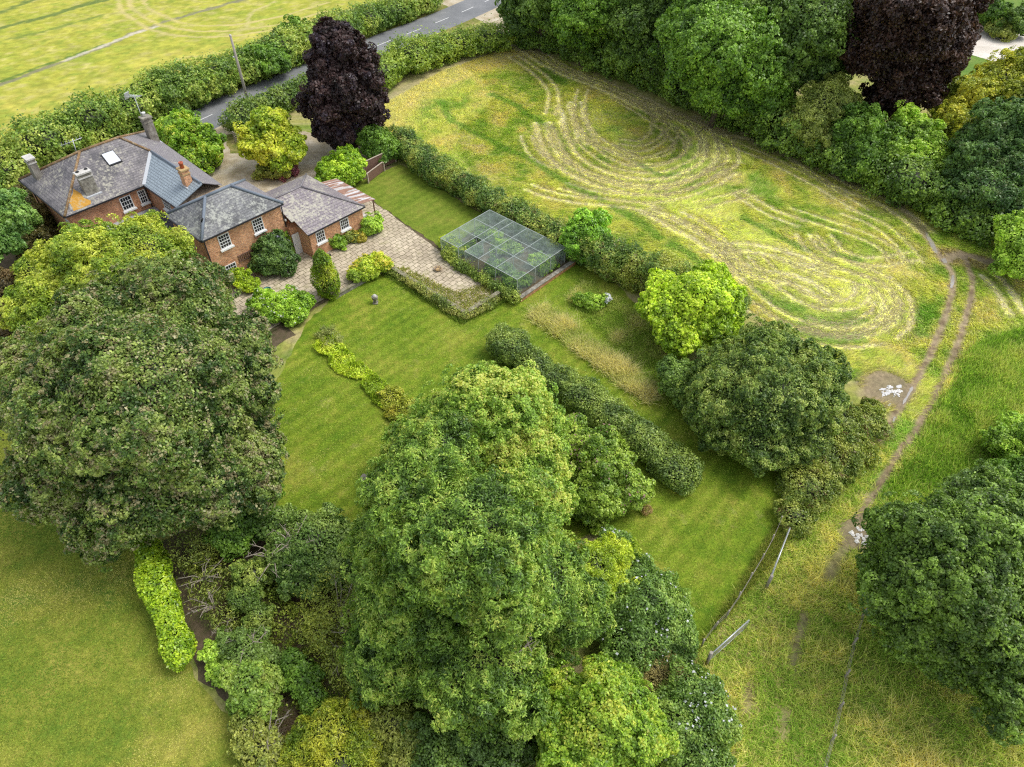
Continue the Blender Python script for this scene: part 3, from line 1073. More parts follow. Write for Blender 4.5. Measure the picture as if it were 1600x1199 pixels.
# white door by the recess, slatted trellis panel over the ground floor
b = MB(); b.box((-.06, 7.36, 0), (0.0, 7.9, 2.0)); 
b = MB(); b.box((.4, 7.30, 0), (.46, 7.98, 2.02)); dr = b.build("door", M_WHITE, house)
b = MB(); b.lathe([(.02, 0), (.035, .02), (.03, .05)], (.49, 7.4, 1.0), 8); b.build("handle", M_BLACK, dr)
b = MB()
for i in range(11):
    v = 2.45 + i * .17
    b.box((-.24, v, lz(1.72)), (-.17, v + .06, lz(2.18)))
b.box((-.245, 2.4, lz(2.18)), (-.16, 4.3, lz(2.25)))
b.box((-.245, 2.4, lz(1.65)), (-.16, 4.3, lz(1.715)))
b.build("trellis", M_FENCE, house)
# flat lead roof of the single storey passage in front of the main block
b = MB(); b.box((-10.776, -5.2, 0), (-6.6, 1.148, lz(3.0))); b.build("passage_wall", M_BRICKRED, house)
b = MB(); b.box((-10.77, -5.4, lz(3.02)), (-9.75, 1.1, lz(3.28))); b.build("lead_strip", gravel_mat("lead_sheet", (.27, .28, .29), (.36, .37, .38), (.42, .42, .42), 1.5), house)
b = MB(); b.box((-9.74, -5.4, lz(3.0)), (-6.4, 1.1, lz(3.1))); b.build("flat_roof", gravel_mat("dark_felt", (.06, .06, .07), (.09, .088, .1), (.13, .13, .14), 1.5), house)
# roof light
b = MB()
q = [on_main(-14.12, -.32, .1), on_main(-14.12, .78, .1), on_main(-12.95, .78, .1), on_main(-12.95, -.36, .1)]
lo_ = [(p[0], p[1], p[2] - .1) for p in q]
b.face([(p[0], p[1], lz(p[2])) for p in reversed(q)])
for i in range(4):
    j = (i + 1) % 4
    b.face([(p[0], p[1], lz(p[2])) for p in (lo_[i], lo_[j], q[j], q[i])])
rl = b.build("roof_light", M_BLACK, house)
b = MB(); b.face([(p[0], p[1], lz(p[2])) for p in reversed([on_main(-14.06, -.26, .11), on_main(-14.06, .72, .11), on_main(-13.02, .72, .11), on_main(-13.02, -.30, .11)])]); b.build("pane", M_SKYGLASS, rl)


def chimney(u0, u1, v0, v1, z0, z1, m, mcap, pots, mpot, potr=.14, poth=.5, label=None):
    b = MB()
    b.box((u0, v0, lz(z0)), (u1, v1, lz(z1)))
    c_ = b.build("chimney", m, house)
    tag(c_, label)
    b = MB()
    b.box((u0 - .05, v0 - .05, lz(z1 - .35)), (u1 + .05, v1 + .05, lz(z1 - .25)))
    b.box((u0 - .08, v0 - .08, lz(z1)), (u1 + .08, v1 + .08, lz(z1 + .12)))
    b.build("cap", mcap, c_)
    for pu, pv in pots:
        b = MB()
        b.lathe([(potr, 0), (potr * .9, poth * .7), (potr * 1.12, poth * .75), (potr * 1.05, poth), (potr * .72, poth), (potr * .68, poth * .5)], (pu, pv, lz(z1 + .14)), 10)
        b.build("pot", mpot, c_)
    b = MB()
    b.box((u0 - .05, v0 - .12, lz(z0 - .1)), (u1 + .22, v1 + .1, lz(z0 + .1)))
    b.build("flashing", M_LEAD, c_)
    return c_


chimney(-17.9, -17.0, -5.05, -4.5, 5.72, 7.75, M_RENDER, M_CONCRETE, [], M_TERRACOTTA, label="tall grey rendered chimney over the left hip")
cb = chimney(-12.0, -11.4, -3.4, -2.35, 5.85, 7.75, M_STONE, M_CONCRETE, [(-11.8, -3.2), (-11.8, -2.5)], M_BLACK, .13, .05, label="broad mottled stack with two flue holes")
cc = chimney(-17.4, -16.7, 5.05, 5.8, 5.5, 7.9, M_RENDER, M_STONE, [(-17.2, 5.45)], M_WHITE, .15, .32, label="weathered chimney with small white cowl at the back eave")
cd = chimney(-6.5, -5.8, 2.55, 3.15, 6.3, 7.75, M_BRICK, M_BUFFPOT, [(-6.15, 2.85)], M_TERRACOTTA, .17, .5, label="small orange brick chimney with red pot on the blue slates")
# aerials
b = MB()
x0, y0, z0 = -17.47, 5.3, lz(7.8)
b.tube([(x0, y0, z0 - 1.0), (x0, y0, z0 + 2.1)], .035, 6)
b.tube([(x0 - .9, y0 - .3, z0 + 1.9), (x0 + .7, y0 + .25, z0 + 2.1)], .03, 6)
for i in range(9):
    t = -.9 + i * .19
    b.tube([(x0 + t - .1, y0 + t * .33 + .28, z0 + 2.0 + t * .12), (x0 + t + .1, y0 + t * .33 - .28, z0 + 2.0 + t * .12)], .018, 4)
b.beam((x0 - .95, y0 - .32, z0 + 1.6), (x0 - .75, y0 - .25, z0 + 2.2), .5, .05)
b.build("aerial", M_ALU, house)
b = MB()
b.tube([(-17.2, -1.2, lz(6.9)), (-17.4, -1.0, lz(8.1))], .035, 6)
b.tube([(-17.8, -2.0, lz(7.7)), (-17.1, -.3, lz(8.05))], .025, 6)
for i in range(6): b.tube([(-17.85 + .12 * i, -1.9 + .29 * i - .02, lz(7.5 + .06 * i)), (-17.75 + .12 * i, -1.85 + .29 * i, lz(7.95 + .06 * i))], .014, 4)
b.build("aerial", M_ALU, house)
b = MB(); b.tube([(-1.15, .9, lz(5.85)), (-1.05, 1.05, lz(6.12))], .07, 8); b.build("vent_pipe", M_BLACK, house)
b = MB(); b.lathe([(.06, 0), (.1, .03), (.1, .16), (.04, .2)], (-.12, 7.42, lz(3.3)), 8); b.build("security_lamp", M_WHITE, house)

# rusty lean-to store
lt = empty("lean_to", W(-1.8, 15.0, TZ), HA, "open lean-to with rusty corrugated roof against the slate roofed range", "lean-to")
b = MB()
n_ = 66
us = np.linspace(-2.6, 3.1, n_)
for i in range(n_ - 1):
    h0, h1 = .022 * math.cos(i * math.pi / 1.5), .022 * math.cos((i + 1) * math.pi / 1.5)
    b.face([(us[i], -1.0, 2.42 + h0), (us[i + 1], -1.0, 2.42 + h1), (us[i + 1], .95, 2.08 + h1), (us[i], .95, 2.08 + h0)], True)
    b.face([(us[i], -1.0, 2.408 + h0), (us[i], .95, 2.068 + h0), (us[i + 1], .95, 2.068 + h1), (us[i + 1], -1.0, 2.408 + h1)], True)
b.build("roof", M_CORR, lt)
for x, y, h in ((2.9, .8, 2.05), (.1, .8, 2.05), (-2.5, .8, 2.05), (2.9, -.85, 2.3)):
    b = MB(); b.box((x - .05, y - .05, 0), (x + .05, y + .05, h)); b.build("post", M_FENCE, lt)
b = MB(); b.beam((-2.6, .8, 2.0), (3.0, .8, 2.0), .08, .1); b.build("rail", M_FENCE, lt)
b = MB(); b.box((-2.6, -.9, 0), (-2.52, .8, 2.0)); b.box((-2.5, -1.0, 0), (2.2, -.94, 2.1)); b.build("back_panel", M_FENCE, lt)

tk = empty("water_tank", W(1.35, 14.2, TZ), HA, "pale grey upright tank at the corner below the rusty roof", "tank")
b = MB(); b.box((-.3, -.22, 0), (.3, .22, 1.25)); b.build("body", M_ALU, tk)
b = MB(); b.box((-.33, -.25, 1.252), (.33, .25, 1.3)); b.build("lid", M_CONCRETE, tk)

# ------------------------------------------------------------------ fences, gates, pole
def board_fence(name, a, c, h, label, nb):
    a, c = np.asarray(a), np.asarray(c)
    L = np.hypot(*(c - a)[:2])
    e = empty(name, a, math.atan2(c[1] - a[1], c[0] - a[0]), label, "fence", "brown board fence panels")
    b = MB()
    for i in range(nb):
        x0, x1 = L * i / nb, L * (i + 1) / nb - .012
        b.box((x0, -.012, .06), (x1, .012 + .006 * (i % 2), h))
    b.build("panel", M_FENCE, e)
    b = MB(); b.box((-.02, -.05, h + .002), (L + .02, .06, h + .06)); b.build("top_rail", M_RAIL, e)
    for x in (0, L):
        b = MB(); b.box((x - .05, -.125, 0), (x + .05, -.015, h - .02)); b.build("post", M_RAIL, e)
    return e


board_fence("board_fence", W(-5.9, 20.2, TZ), W(-5.9, 24.4, TZ), 1.5, "brown board fence between shrub and hedge at the lawn end", 26)
board_fence("board_fence", W(-4.6, 19.6, TZ), W(-5.3, 22.3, TZ), 1.0, "lower brown fence panel slanting in front of the longer one", 16)

gp = P(368, 222)
gt = empty("drive_gate", gp, R(-32), "short grey barred gate standing open beside the drive hedge", "gate")
for z in (.25, .5, .75, 1.0):
    b = MB(); b.box((0, -.03, z), (2.4, .03, z + .1)); b.build("bar", M_GREYWOOD, gt)
for x in (-.06, 2.4):
    b = MB(); b.box((x, -.06, 0), (x + .12, .06, 1.2)); b.build("post", M_GREYWOOD, gt)

pl = empty("utility_pole", P(391, 172), 0, "pale wooden utility pole rising from the roadside hedge", "utility pole")
b = MB(); b.tube([(0, 0, 0), (0, 0, 4), (.0, 0, 8.3)], [.17, .15, .12], 10); b.build("pole", M_GREYWOOD, pl)
b = MB(); b.lathe([(.13, 0), (.14, .05), (.06, .16)], (0, 0, 8.3), 10); b.build("cap", M_CONCRETE, pl)
b = MB(); b.lathe([(.05, 0), (.09, .04), (.09, .12), (.05, .18)], (-.22, -.1, 6.0), 8); b.beam((-.22, -.1, 6.05), (0, 0, 6.05), .04); b.build("insulator", M_WHITE, pl)


def field_gate(pa, pc, label, h=1.15):
    a, c = np.asarray(pa), np.asarray(pc)
    L = float(np.hypot(*(c - a)[:2]))
    e = empty("field_gate", (a[0], a[1], 0), math.atan2(c[1] - a[1], c[0] - a[0]), label, "gate", "galvanised field gates")
    b = MB(); b.tube([(.05, 0, h), (L, 0, h)], .04, 8); b.tube([(.05, 0, .2), (.05, 0, h)], .035, 8); b.tube([(L, 0, .2), (L, 0, h)], .035, 8); b.tube([(.05, 0, .2), (L, 0, .2)], .015, 8)
    b.build("frame", M_GALV, e)
    for i in range(1, 5):
        z = .2 + (h - .2) * i / 5
        b = MB(); b.tube([(.05, 0, z), (L, 0, z)], .009, 6); b.build("bar", M_GREYWOOD, e)
    b = MB(); b.tube([(-.1, 0, 0), (-.1, 0, h + .25)], .09, 9); b.build("post", M_GREYWOOD, e)
    return e


field_gate(P(1205, 902, 1.1), P(1234, 826, 1.1), "narrow metal field gate standing ajar below the bramble bank")
field_gate(P(1112, 1022, 1.1), P(1170, 970, 1.1), "metal field gate swung open at the bottom corner of the lawn")
# wire fence along the bottom of the lawn
fpts = [(1095, 1012), (1115, 985), (1133, 968), (1152, 940), (1170, 910), (1188, 880), (1203, 852), (1216, 822)]
fw_ = [P(x, y) for x, y in fpts]
wf = empty("wire_fence", fw_[0], 0, "old wire fence on grey stakes along the mown lawn edge", "fence")
b = MB()
for z in (.35, .7, 1.0):
    b.tube([Vector(p) - Vector(fw_[0]) + Vector((0, 0, z)) for p in fw_], .007, 4)
b.build("wire", M_GREYWOOD, wf)
for p in fw_:
    q = Vector(p) - Vector(fw_[0])
    b = MB(); b.tube([q, q + Vector((random.uniform(-.05, .05), random.uniform(-.05, .05), 1.05))], .045, 7); b.build("stake", M_GREYWOOD, wf)
fp2 = [P(x, y) for x, y in [(1345, 965), (1330, 1010), (1318, 1060), (1308, 1110), (1296, 1160), (1282, 1210)]]
wf = empty("wire_fence", fp2[0], 0, "sagging wire fence line through dry grass beside the oak", "fence")
b = MB()
for z in (.3, .6, .85):
    b.tube([Vector(p) - Vector(fp2[0]) + Vector((0, 0, z)) for p in fp2], .008, 4)
b.build("wire", M_GREYWOOD, wf)
for p in fp2:
    q = Vector(p) - Vector(fp2[0])
    b = MB(); b.tube([q, q + Vector((0, 0, 1.0))], .05, 7); b.build("stake", M_GREYWOOD, wf)

# ------------------------------------------------------------------ terrace walls, cage, ornaments
def stone_wall(name, pts, h, th, label, m=M_STONE, cap=M_OLDSTONE):
    e = empty(name, pts[0], 0, label, "garden wall")
    b, c_ = MB(), MB()
    o = Vector(pts[0])
    for i, (a, q) in enumerate(zip(pts[:-1], pts[1:])):
        a, q = Vector(a) - o, Vector(q) - o
        d = (q - a).normalized() * (.0 if i == 0 else th * .5 + .002)
        b.beam(a + d + Vector((0, 0, h / 2)), q + Vector((0, 0, h / 2)), th, h)
        c_.beam(a + d * 1.15 + Vector((0, 0, h + .032)), q + Vector((0, 0, h + .032)), th + .08, .06)
    b.build("wall", m, e)
    c_.build("coping", cap, e)
    return e


stone_wall("terrace_wall", [W(7.75, 11.4), W(17.45, 11.3), W(17.6, 15.0)], .5, .28, "ivy grown stone wall round the end of the patio")
stone_wall("terrace_wall", [W(7.75, 5.8), W(7.75, 11.2)], .35, .25, "low stone edging below the column conifer and yellow flowers")
stone_wall("kerb_wall", [W(19.25, 15.7), W(19.3, 22.8)], .35, .3, "low reddish brick kerb under the netting cage", M_BRICKRED, M_STONE)

# netting fruit cage
cgo = W(9.8, 16.0, TZ)
cg = empty("fruit_cage", cgo, HA, "large fruit cage of thin pale posts covered with green netting", "fruit cage")
CL, CW, CH = 8.9, 6.2, 1.62
m = bpy.data.materials.new("cage_net")
m.use_nodes = True
k = NT(m)
k.b.inputs["Base Color"].default_value = (.36, .45, .40, 1)
k.b.inputs["Roughness"].default_value = .8
tp = k.n("ShaderNodeBsdfTransparent")
ms = k.n("ShaderNodeMixShader")
nn = k.noise(k.coord(), 2.0, 3, .6)
k.l(k.ramp(nn, [(.3, (.15,) * 3), (.7, (.34,) * 3)]), ms.inputs[0])
k.l(tp.outputs[0], ms.inputs[1])
k.l(k.b.outputs[0], ms.inputs[2])
k.l(ms.outputs[0], k.t.nodes["Material Output"].inputs[0])
M_NET = m
xs_ = [0, CL * .24, CL * .33, CL * .51, CL * .73, CL]
ys_ = [0, CW * .36, CW * .68, CW]
notch = lambda i, j: i == 0 and j == 0
for i, x in enumerate(xs_):
    for j, y in enumerate(ys_):
        b = MB(); b.box((x - .022, y - .022, 0), (x + .022, y + .022, CH)); b.build("post", M_POST, cg)
rr = []
for i in range(5):
    for j, y in enumerate(ys_):
        if i == 1 and j == 0: continue
        rr.append(((xs_[i] + .032, y, CH - .01), (xs_[i + 1] - .032, y, CH - .01)))
for j in range(3):
    for i, x in enumerate(xs_):
        rr.append(((x, ys_[j] + .032, CH - .012), (x, ys_[j + 1] - .032, CH - .012)))
for a, c_ in rr:
    b = MB(); b.beam(a, c_, .045, .04); b.build("rail", M_POST, cg)
b = MB()
for i in range(5):
    for j in range(3):
        if i == 1 and j == 0: continue          # the open bay by the door
        sg = 4
        for p in range(sg):
            for q in range(sg):
                def hgt(a, c_): return CH + .02 - .10 * math.sin(math.pi * a / sg) * math.sin(math.pi * c_ / sg)
                X = lambda a: xs_[i] + (xs_[i + 1] - xs_[i]) * a / sg
                Y = lambda c_: ys_[j] + (ys_[j + 1] - ys_[j]) * c_ / sg
                b.face([(X(p), Y(q), hgt(p, q)), (X(p + 1), Y(q), hgt(p + 1, q)), (X(p + 1), Y(q + 1), hgt(p + 1, q + 1)), (X(p), Y(q + 1), hgt(p, q + 1))], True)
for (x0, y0), (x1, y1) in (((0, 0), (xs_[1], 0)), ((xs_[1], 0), (xs_[1], ys_[1])), ((xs_[1], ys_[1]), (xs_[2], ys_[1])), ((xs_[2], 0), (xs_[2], ys_[1])), ((xs_[2], 0), (CL, 0)), ((CL, 0), (CL, CW)), ((0, 0), (0, CW)), ((0, CW), (CL, CW))):
    b.face([(x0, y0, .05), (x1, y1, .05), (x1, y1, CH), (x0, y0, CH)])
b.build("netting", M_NET, cg)

# stone ornament on the lawn
sn = empty("garden_urn", P(587, 474), 0, "small grey stone urn standing alone on the lawn", "garden urn")
b = MB(); b.box((-.2, -.2, 0), (.2, .2, .12)); b.build("plinth", M_STONE, sn)
b = MB(); b.lathe([(.13, .122), (.09, .2), (.1, .3), (.22, .42), (.25, .55), (.2, .62), (.27, .68), (.24, .7)], (0, 0, 0), 14); b.build("bowl", M_STONE, sn)
b = MB(); b.lathe([(.2, .69), (.17, .78), (.1, .86), (.03, .9)], (0, 0, 0), 10); b.build("lid", M_CONCRETE, sn)
# teal tub, dark pots by the corner, fire bowl on the patio
tb = empty("plastic_tub", W(3.2, 2.5, TZ), 0, "teal plastic tub lying by the patio edge", "tub")
b = MB(); b.lathe([(.22, 0), (.3, .38), (.33, .4), (.3, .41), (.27, .3), (.2, .04)], (0, 0, 0), 16); b.build("body", M_TEAL, tb)
b = MB(); b.tube([(-.3, 0, .36), (-.22, 0, .55), (0, 0, .62), (.22, 0, .55), (.3, 0, .36)], .018, 6); b.build("handle", M_BLACK, tb)
for i, (u, v, s_, lb) in enumerate(((2.75, 8.2, 1.0, "large black pot with dry stems by the brick corner"), (3.0, 8.9, .7, "small black pot beside the larger one below the window"))):
    pt_ = empty("plant_pot", W(u, v, TZ), 0, lb, "plant pot", "black pots by the brick corner")
    b = MB(); b.lathe([(.2 * s_, 0), (.3 * s_, .45 * s_), (.33 * s_, .5 * s_), (.3 * s_, .51 * s_), (.27 * s_, .44 * s_)], (0, 0, 0), 14); b.build("pot", M_BLACK, pt_)
    b = MB()
    for q in range(12):
        a = q * .52
        b.tube([(0.1 * math.cos(a) * s_, .1 * math.sin(a) * s_, .4 * s_), (.3 * math.cos(a) * s_, .3 * math.sin(a) * s_, (.8 + .3 * random.random()) * s_)], .012, 4)
    b.build("stem", M_DEAD, pt_)
sb = empty("patio_planter", W(11.3, 14.1, TZ), 0, "low clay bowl of dry straw in the middle of the patio", "planter")
b = MB(); b.lathe([(.2, 0), (.34, .18), (.36, .2), (.33, .21), (.28, .14)], (0, 0, 0), 14); b.build("bowl", M_BUFFPOT, sb)
b = MB()
for q in range(40):
    a, l_ = random.uniform(0, 6.28), random.uniform(.2, .55)
    b.tube([(0.15 * math.cos(a), .15 * math.sin(a), .15), (l_ * math.cos(a + .4), l_ * math.sin(a + .4), .12 + .3 * random.random())], .014, 4)
b.build("straw", M_RAIL, sb)["kind"] = "stuff"
for i, (x, y, rz, lb) in enumerate(((571, 747, .1, "upper left worn stone slab set in the lawn"), (574, 761, -.15, "lower worn stone slab set in the lawn"), (586, 745, .5, "right hand worn stone slab nearest the big ash"))):
    p = P(x, y)
    ss = empty("stepping_slab", (p[0], p[1], .01), rz, lb, "stone slab", "stone slabs in the lawn")
    b = MB()
    o_ = [(-.28, -.3), (.22, -.33), (.3, .0), (.25, .32), (-.2, .3), (-.31, .05)]
    b.face([(a, c_, .05) for a, c_ in o_])
    for (a, c_), (a2, c2_) in zip(o_, o_[1:] + o_[:1]): b.face([(a, c_, 0), (a2, c2_, 0), (a2, c2_, .05), (a, c_, .05)])
    b.build("slab", M_STONE, ss)

# puddles standing in the ruts
M_WATER = mat("sky_glint_water", (.55, .54, .52), .08, 0, .9)  # pale colour painted in for the bright sky mirrored by the puddles
M_RUTWATER = mat("rut_water", (.34, .31, .27), .08, 0, .9)
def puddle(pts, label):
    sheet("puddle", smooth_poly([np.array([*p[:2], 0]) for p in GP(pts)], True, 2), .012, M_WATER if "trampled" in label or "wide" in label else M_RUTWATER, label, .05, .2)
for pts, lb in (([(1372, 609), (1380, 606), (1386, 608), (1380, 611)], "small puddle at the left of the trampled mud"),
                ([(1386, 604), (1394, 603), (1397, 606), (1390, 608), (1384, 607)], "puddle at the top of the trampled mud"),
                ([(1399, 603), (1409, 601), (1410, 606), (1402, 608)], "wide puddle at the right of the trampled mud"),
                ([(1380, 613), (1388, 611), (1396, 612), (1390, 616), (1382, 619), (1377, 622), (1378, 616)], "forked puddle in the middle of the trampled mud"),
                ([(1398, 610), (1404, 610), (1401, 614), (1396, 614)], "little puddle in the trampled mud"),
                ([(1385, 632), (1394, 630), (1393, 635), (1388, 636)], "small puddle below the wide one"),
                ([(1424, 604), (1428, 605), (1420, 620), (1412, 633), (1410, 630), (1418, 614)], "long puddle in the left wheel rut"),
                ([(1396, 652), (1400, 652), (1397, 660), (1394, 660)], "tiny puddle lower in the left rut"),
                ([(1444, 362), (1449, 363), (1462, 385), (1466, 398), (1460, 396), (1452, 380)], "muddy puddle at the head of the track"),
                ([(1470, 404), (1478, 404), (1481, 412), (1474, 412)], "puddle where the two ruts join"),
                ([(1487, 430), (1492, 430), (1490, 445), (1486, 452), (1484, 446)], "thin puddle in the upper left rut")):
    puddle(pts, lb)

# ------------------------------------------------------------------ foliage
UP = np.array([0, 0, 1.0])


def unit(v): return v / (np.linalg.norm(v, axis=1, keepdims=True) + 1e-9)


def lobe_rel(lb, p):
    """positions in a lobe's own unit space"""
    c, r, a, pw = lb
    q = p - c
    ca, sa = math.cos(-a), math.sin(-a)
    q = np.stack([q[:, 0] * ca - q[:, 1] * sa, q[:, 0] * sa + q[:, 1] * ca, q[:, 2]], 1)
    return q / r


def lobe_out(lb, q):
    c, r, a, pw = lb
    q = q * r
    ca, sa = math.cos(a), math.sin(a)
    return np.stack([q[:, 0] * ca - q[:, 1] * sa, q[:, 0] * sa + q[:, 1] * ca, q[:, 2]], 1) + c


def pnorm(q, pw): return (np.abs(q) ** pw).sum(1) ** (1 / pw)


def rdir(n, zmin=-.6):
    d = unit(rng.normal(size=(int(n * 1.9) + 8, 3)))
    d = d[d[:, 2] > zmin]
    while len(d) < n: d = np.concatenate([d, d])
    return d[:n]


def palette(stops, t):
    stops = np.asarray(stops)
    t = np.clip(t, 0, .9999) * (len(stops) - 1)
    i = t.astype(int)
    f = (t - i)[:, None]
    return stops[i] * (1 - f) + stops[np.minimum(i + 1, len(stops) - 1)] * f


def leaf_points(lobes, leaf, lai, bumpy, s=.36, lump=.28, spiky=0.0, zmin=-.55, clump=.7, wild=1.0):
    P_, N_ = [], []
    la = .30 * leaf * leaf
    for li, lb in enumerate(lobes):
        c, r, a, pw = lb
        Rm = (r[0] * r[1] * r[2]) ** (1 / 3)
        if bumpy:
            rs0 = s * Rm
            ns = int(2.6 / s ** 2 * max(1, ((r[0] * r[1] + r[1] * r[2] + r[0] * r[2]) / 3) / Rm ** 2)) + 4
            dirs = rdir(ns, zmin)
            sc = lobe_out(lb, dirs / pnorm(dirs, pw)[:, None] * rng.uniform(.58, .86, (ns, 1)))
            od = unit(sc - c)
            for k in range(ns):
                rs = rs0 * rng.uniform(.45, 1.5)
                n = int(lai * 4 * math.pi * rs * rs * .62 / la)
                kc = max(3, int(4 * math.pi * rs * rs * .62 / (clump * clump)))
                cd = unit(rng.normal(size=(kc * 3, 3)))
                cd = cd[(cd @ od[k]) > -.2][:kc]
                if not len(cd): continue
                ci = rng.integers(0, len(cd), n)
                off = rng.normal(size=(n, 3)) * .30 * clump / rs
                d = unit(cd[ci] + off)
                dd = ((d - cd[ci]) ** 2).sum(1, keepdims=True) * (rs / clump) ** 2      # dome of each leaf bunch
                ht = rng.uniform(.86, 1.12, (len(cd), 1))
                ex_ = rng.random((len(cd), 1))
                ht = np.where(ex_ < .14, rng.uniform(1.1, 1.1 + .45 * wild, ht.shape), np.where(ex_ > .86, rng.uniform(.6, .85, ht.shape), ht))[ci]
                sq = np.array([1, 1, rng.uniform(.65, .95)])
                pp = sc[k] + d * sq * rs * ht - d * (dd * clump * .75 + rng.exponential(.10 * clump, (n, 1)))
                P_.append(pp)
                N_.append(d * .7 + od[k] * .3)
            n = int(lai * .55 * 4 * math.pi * Rm * Rm / la)      # inner fill
            d = rdir(n, zmin)
            P_.append(lobe_out(lb, d * rng.uniform(.62, .85, (n, 1))))
            N_.append(d)
        else:
            n = int(lai * 4 * math.pi * (((r[0] * r[1]) ** 1.6 + (r[1] * r[2]) ** 1.6 + (r[0] * r[2]) ** 1.6) / 3) ** (1 / 1.6) * 1.15 / la)
            d = unit(rng.normal(size=(n, 3)))
            q = d / pnorm(d, pw)[:, None]
            p0 = lobe_out(lb, q)
            nz = noise3(p0, .9) - .5 + .6 * (noise3(p0 + 31, .38) - .5)
            dep = rng.random(n) ** 1.5
            sc_ = 1 + lump * nz * 1.3 - .22 * dep
            pp = lobe_out(lb, q * sc_[:, None])
            nn = unit(pp - c) if pw <= 2.5 else unit(np.sign(q) * np.abs(q) ** (pw - 1) / r)
            if pw > 2.5:
                ca, sa = math.cos(a), math.sin(a)
                nn = np.stack([nn[:, 0] * ca - nn[:, 1] * sa, nn[:, 0] * sa + nn[:, 1] * ca, nn[:, 2]], 1)
            if spiky:
                e = rng.exponential(spiky, n) * (rng.random(n) < .35)
                pp = pp + (nn * .5 + UP * .6) * e[:, None]
            P_.append(pp)
            N_.append(nn)
    p, nn = np.concatenate(P_), np.concatenate(N_)
    keep = p[:, 2] > .03
    for lb in lobes:
        keep &= pnorm(lobe_rel(lb, p), lb[3]) > .6
    return p[keep], nn[keep]


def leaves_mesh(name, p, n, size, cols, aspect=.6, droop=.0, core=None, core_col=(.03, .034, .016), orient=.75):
    N = len(p)
    n = unit(n * .75 + UP * .45 + rng.normal(size=(N, 3)) * orient * .75)
    t = rng.normal(size=(N, 3)) - UP * droop
    t = unit(t - (t * n).sum(1, keepdims=True) * n)
    b = np.cross(n, t)
    L = (size * rng.uniform(.65, 1.3, N))[:, None]
    hw = L * aspect * .5
    fold = n * L * .12
    v = np.stack([p - t * L * .5, p + b * hw + fold, p + t * L * .5, p - b * hw + fold], 1).reshape(-1, 3)
    col = np.repeat(cols, 4, axis=0)
    loops = np.arange(N * 4)
    if core:  # added solid core inside each lobe, blocks light and see-through gaps
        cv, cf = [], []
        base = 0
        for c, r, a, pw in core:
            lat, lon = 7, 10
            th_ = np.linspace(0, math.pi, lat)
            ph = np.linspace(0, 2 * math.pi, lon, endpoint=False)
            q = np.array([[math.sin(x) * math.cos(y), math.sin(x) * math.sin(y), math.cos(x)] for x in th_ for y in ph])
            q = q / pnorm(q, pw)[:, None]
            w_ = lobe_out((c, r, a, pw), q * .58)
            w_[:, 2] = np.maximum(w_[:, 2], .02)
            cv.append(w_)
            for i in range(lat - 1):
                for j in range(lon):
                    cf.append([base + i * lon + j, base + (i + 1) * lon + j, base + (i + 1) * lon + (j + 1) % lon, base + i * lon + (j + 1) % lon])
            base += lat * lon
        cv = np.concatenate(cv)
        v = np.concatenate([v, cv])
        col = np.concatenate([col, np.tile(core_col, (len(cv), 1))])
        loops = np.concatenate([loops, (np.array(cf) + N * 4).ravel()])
    return v, loops, col


DG = [(.022, .05, .012), (.035, .078, .016), (.055, .11, .022)]
NLEAF = [0]


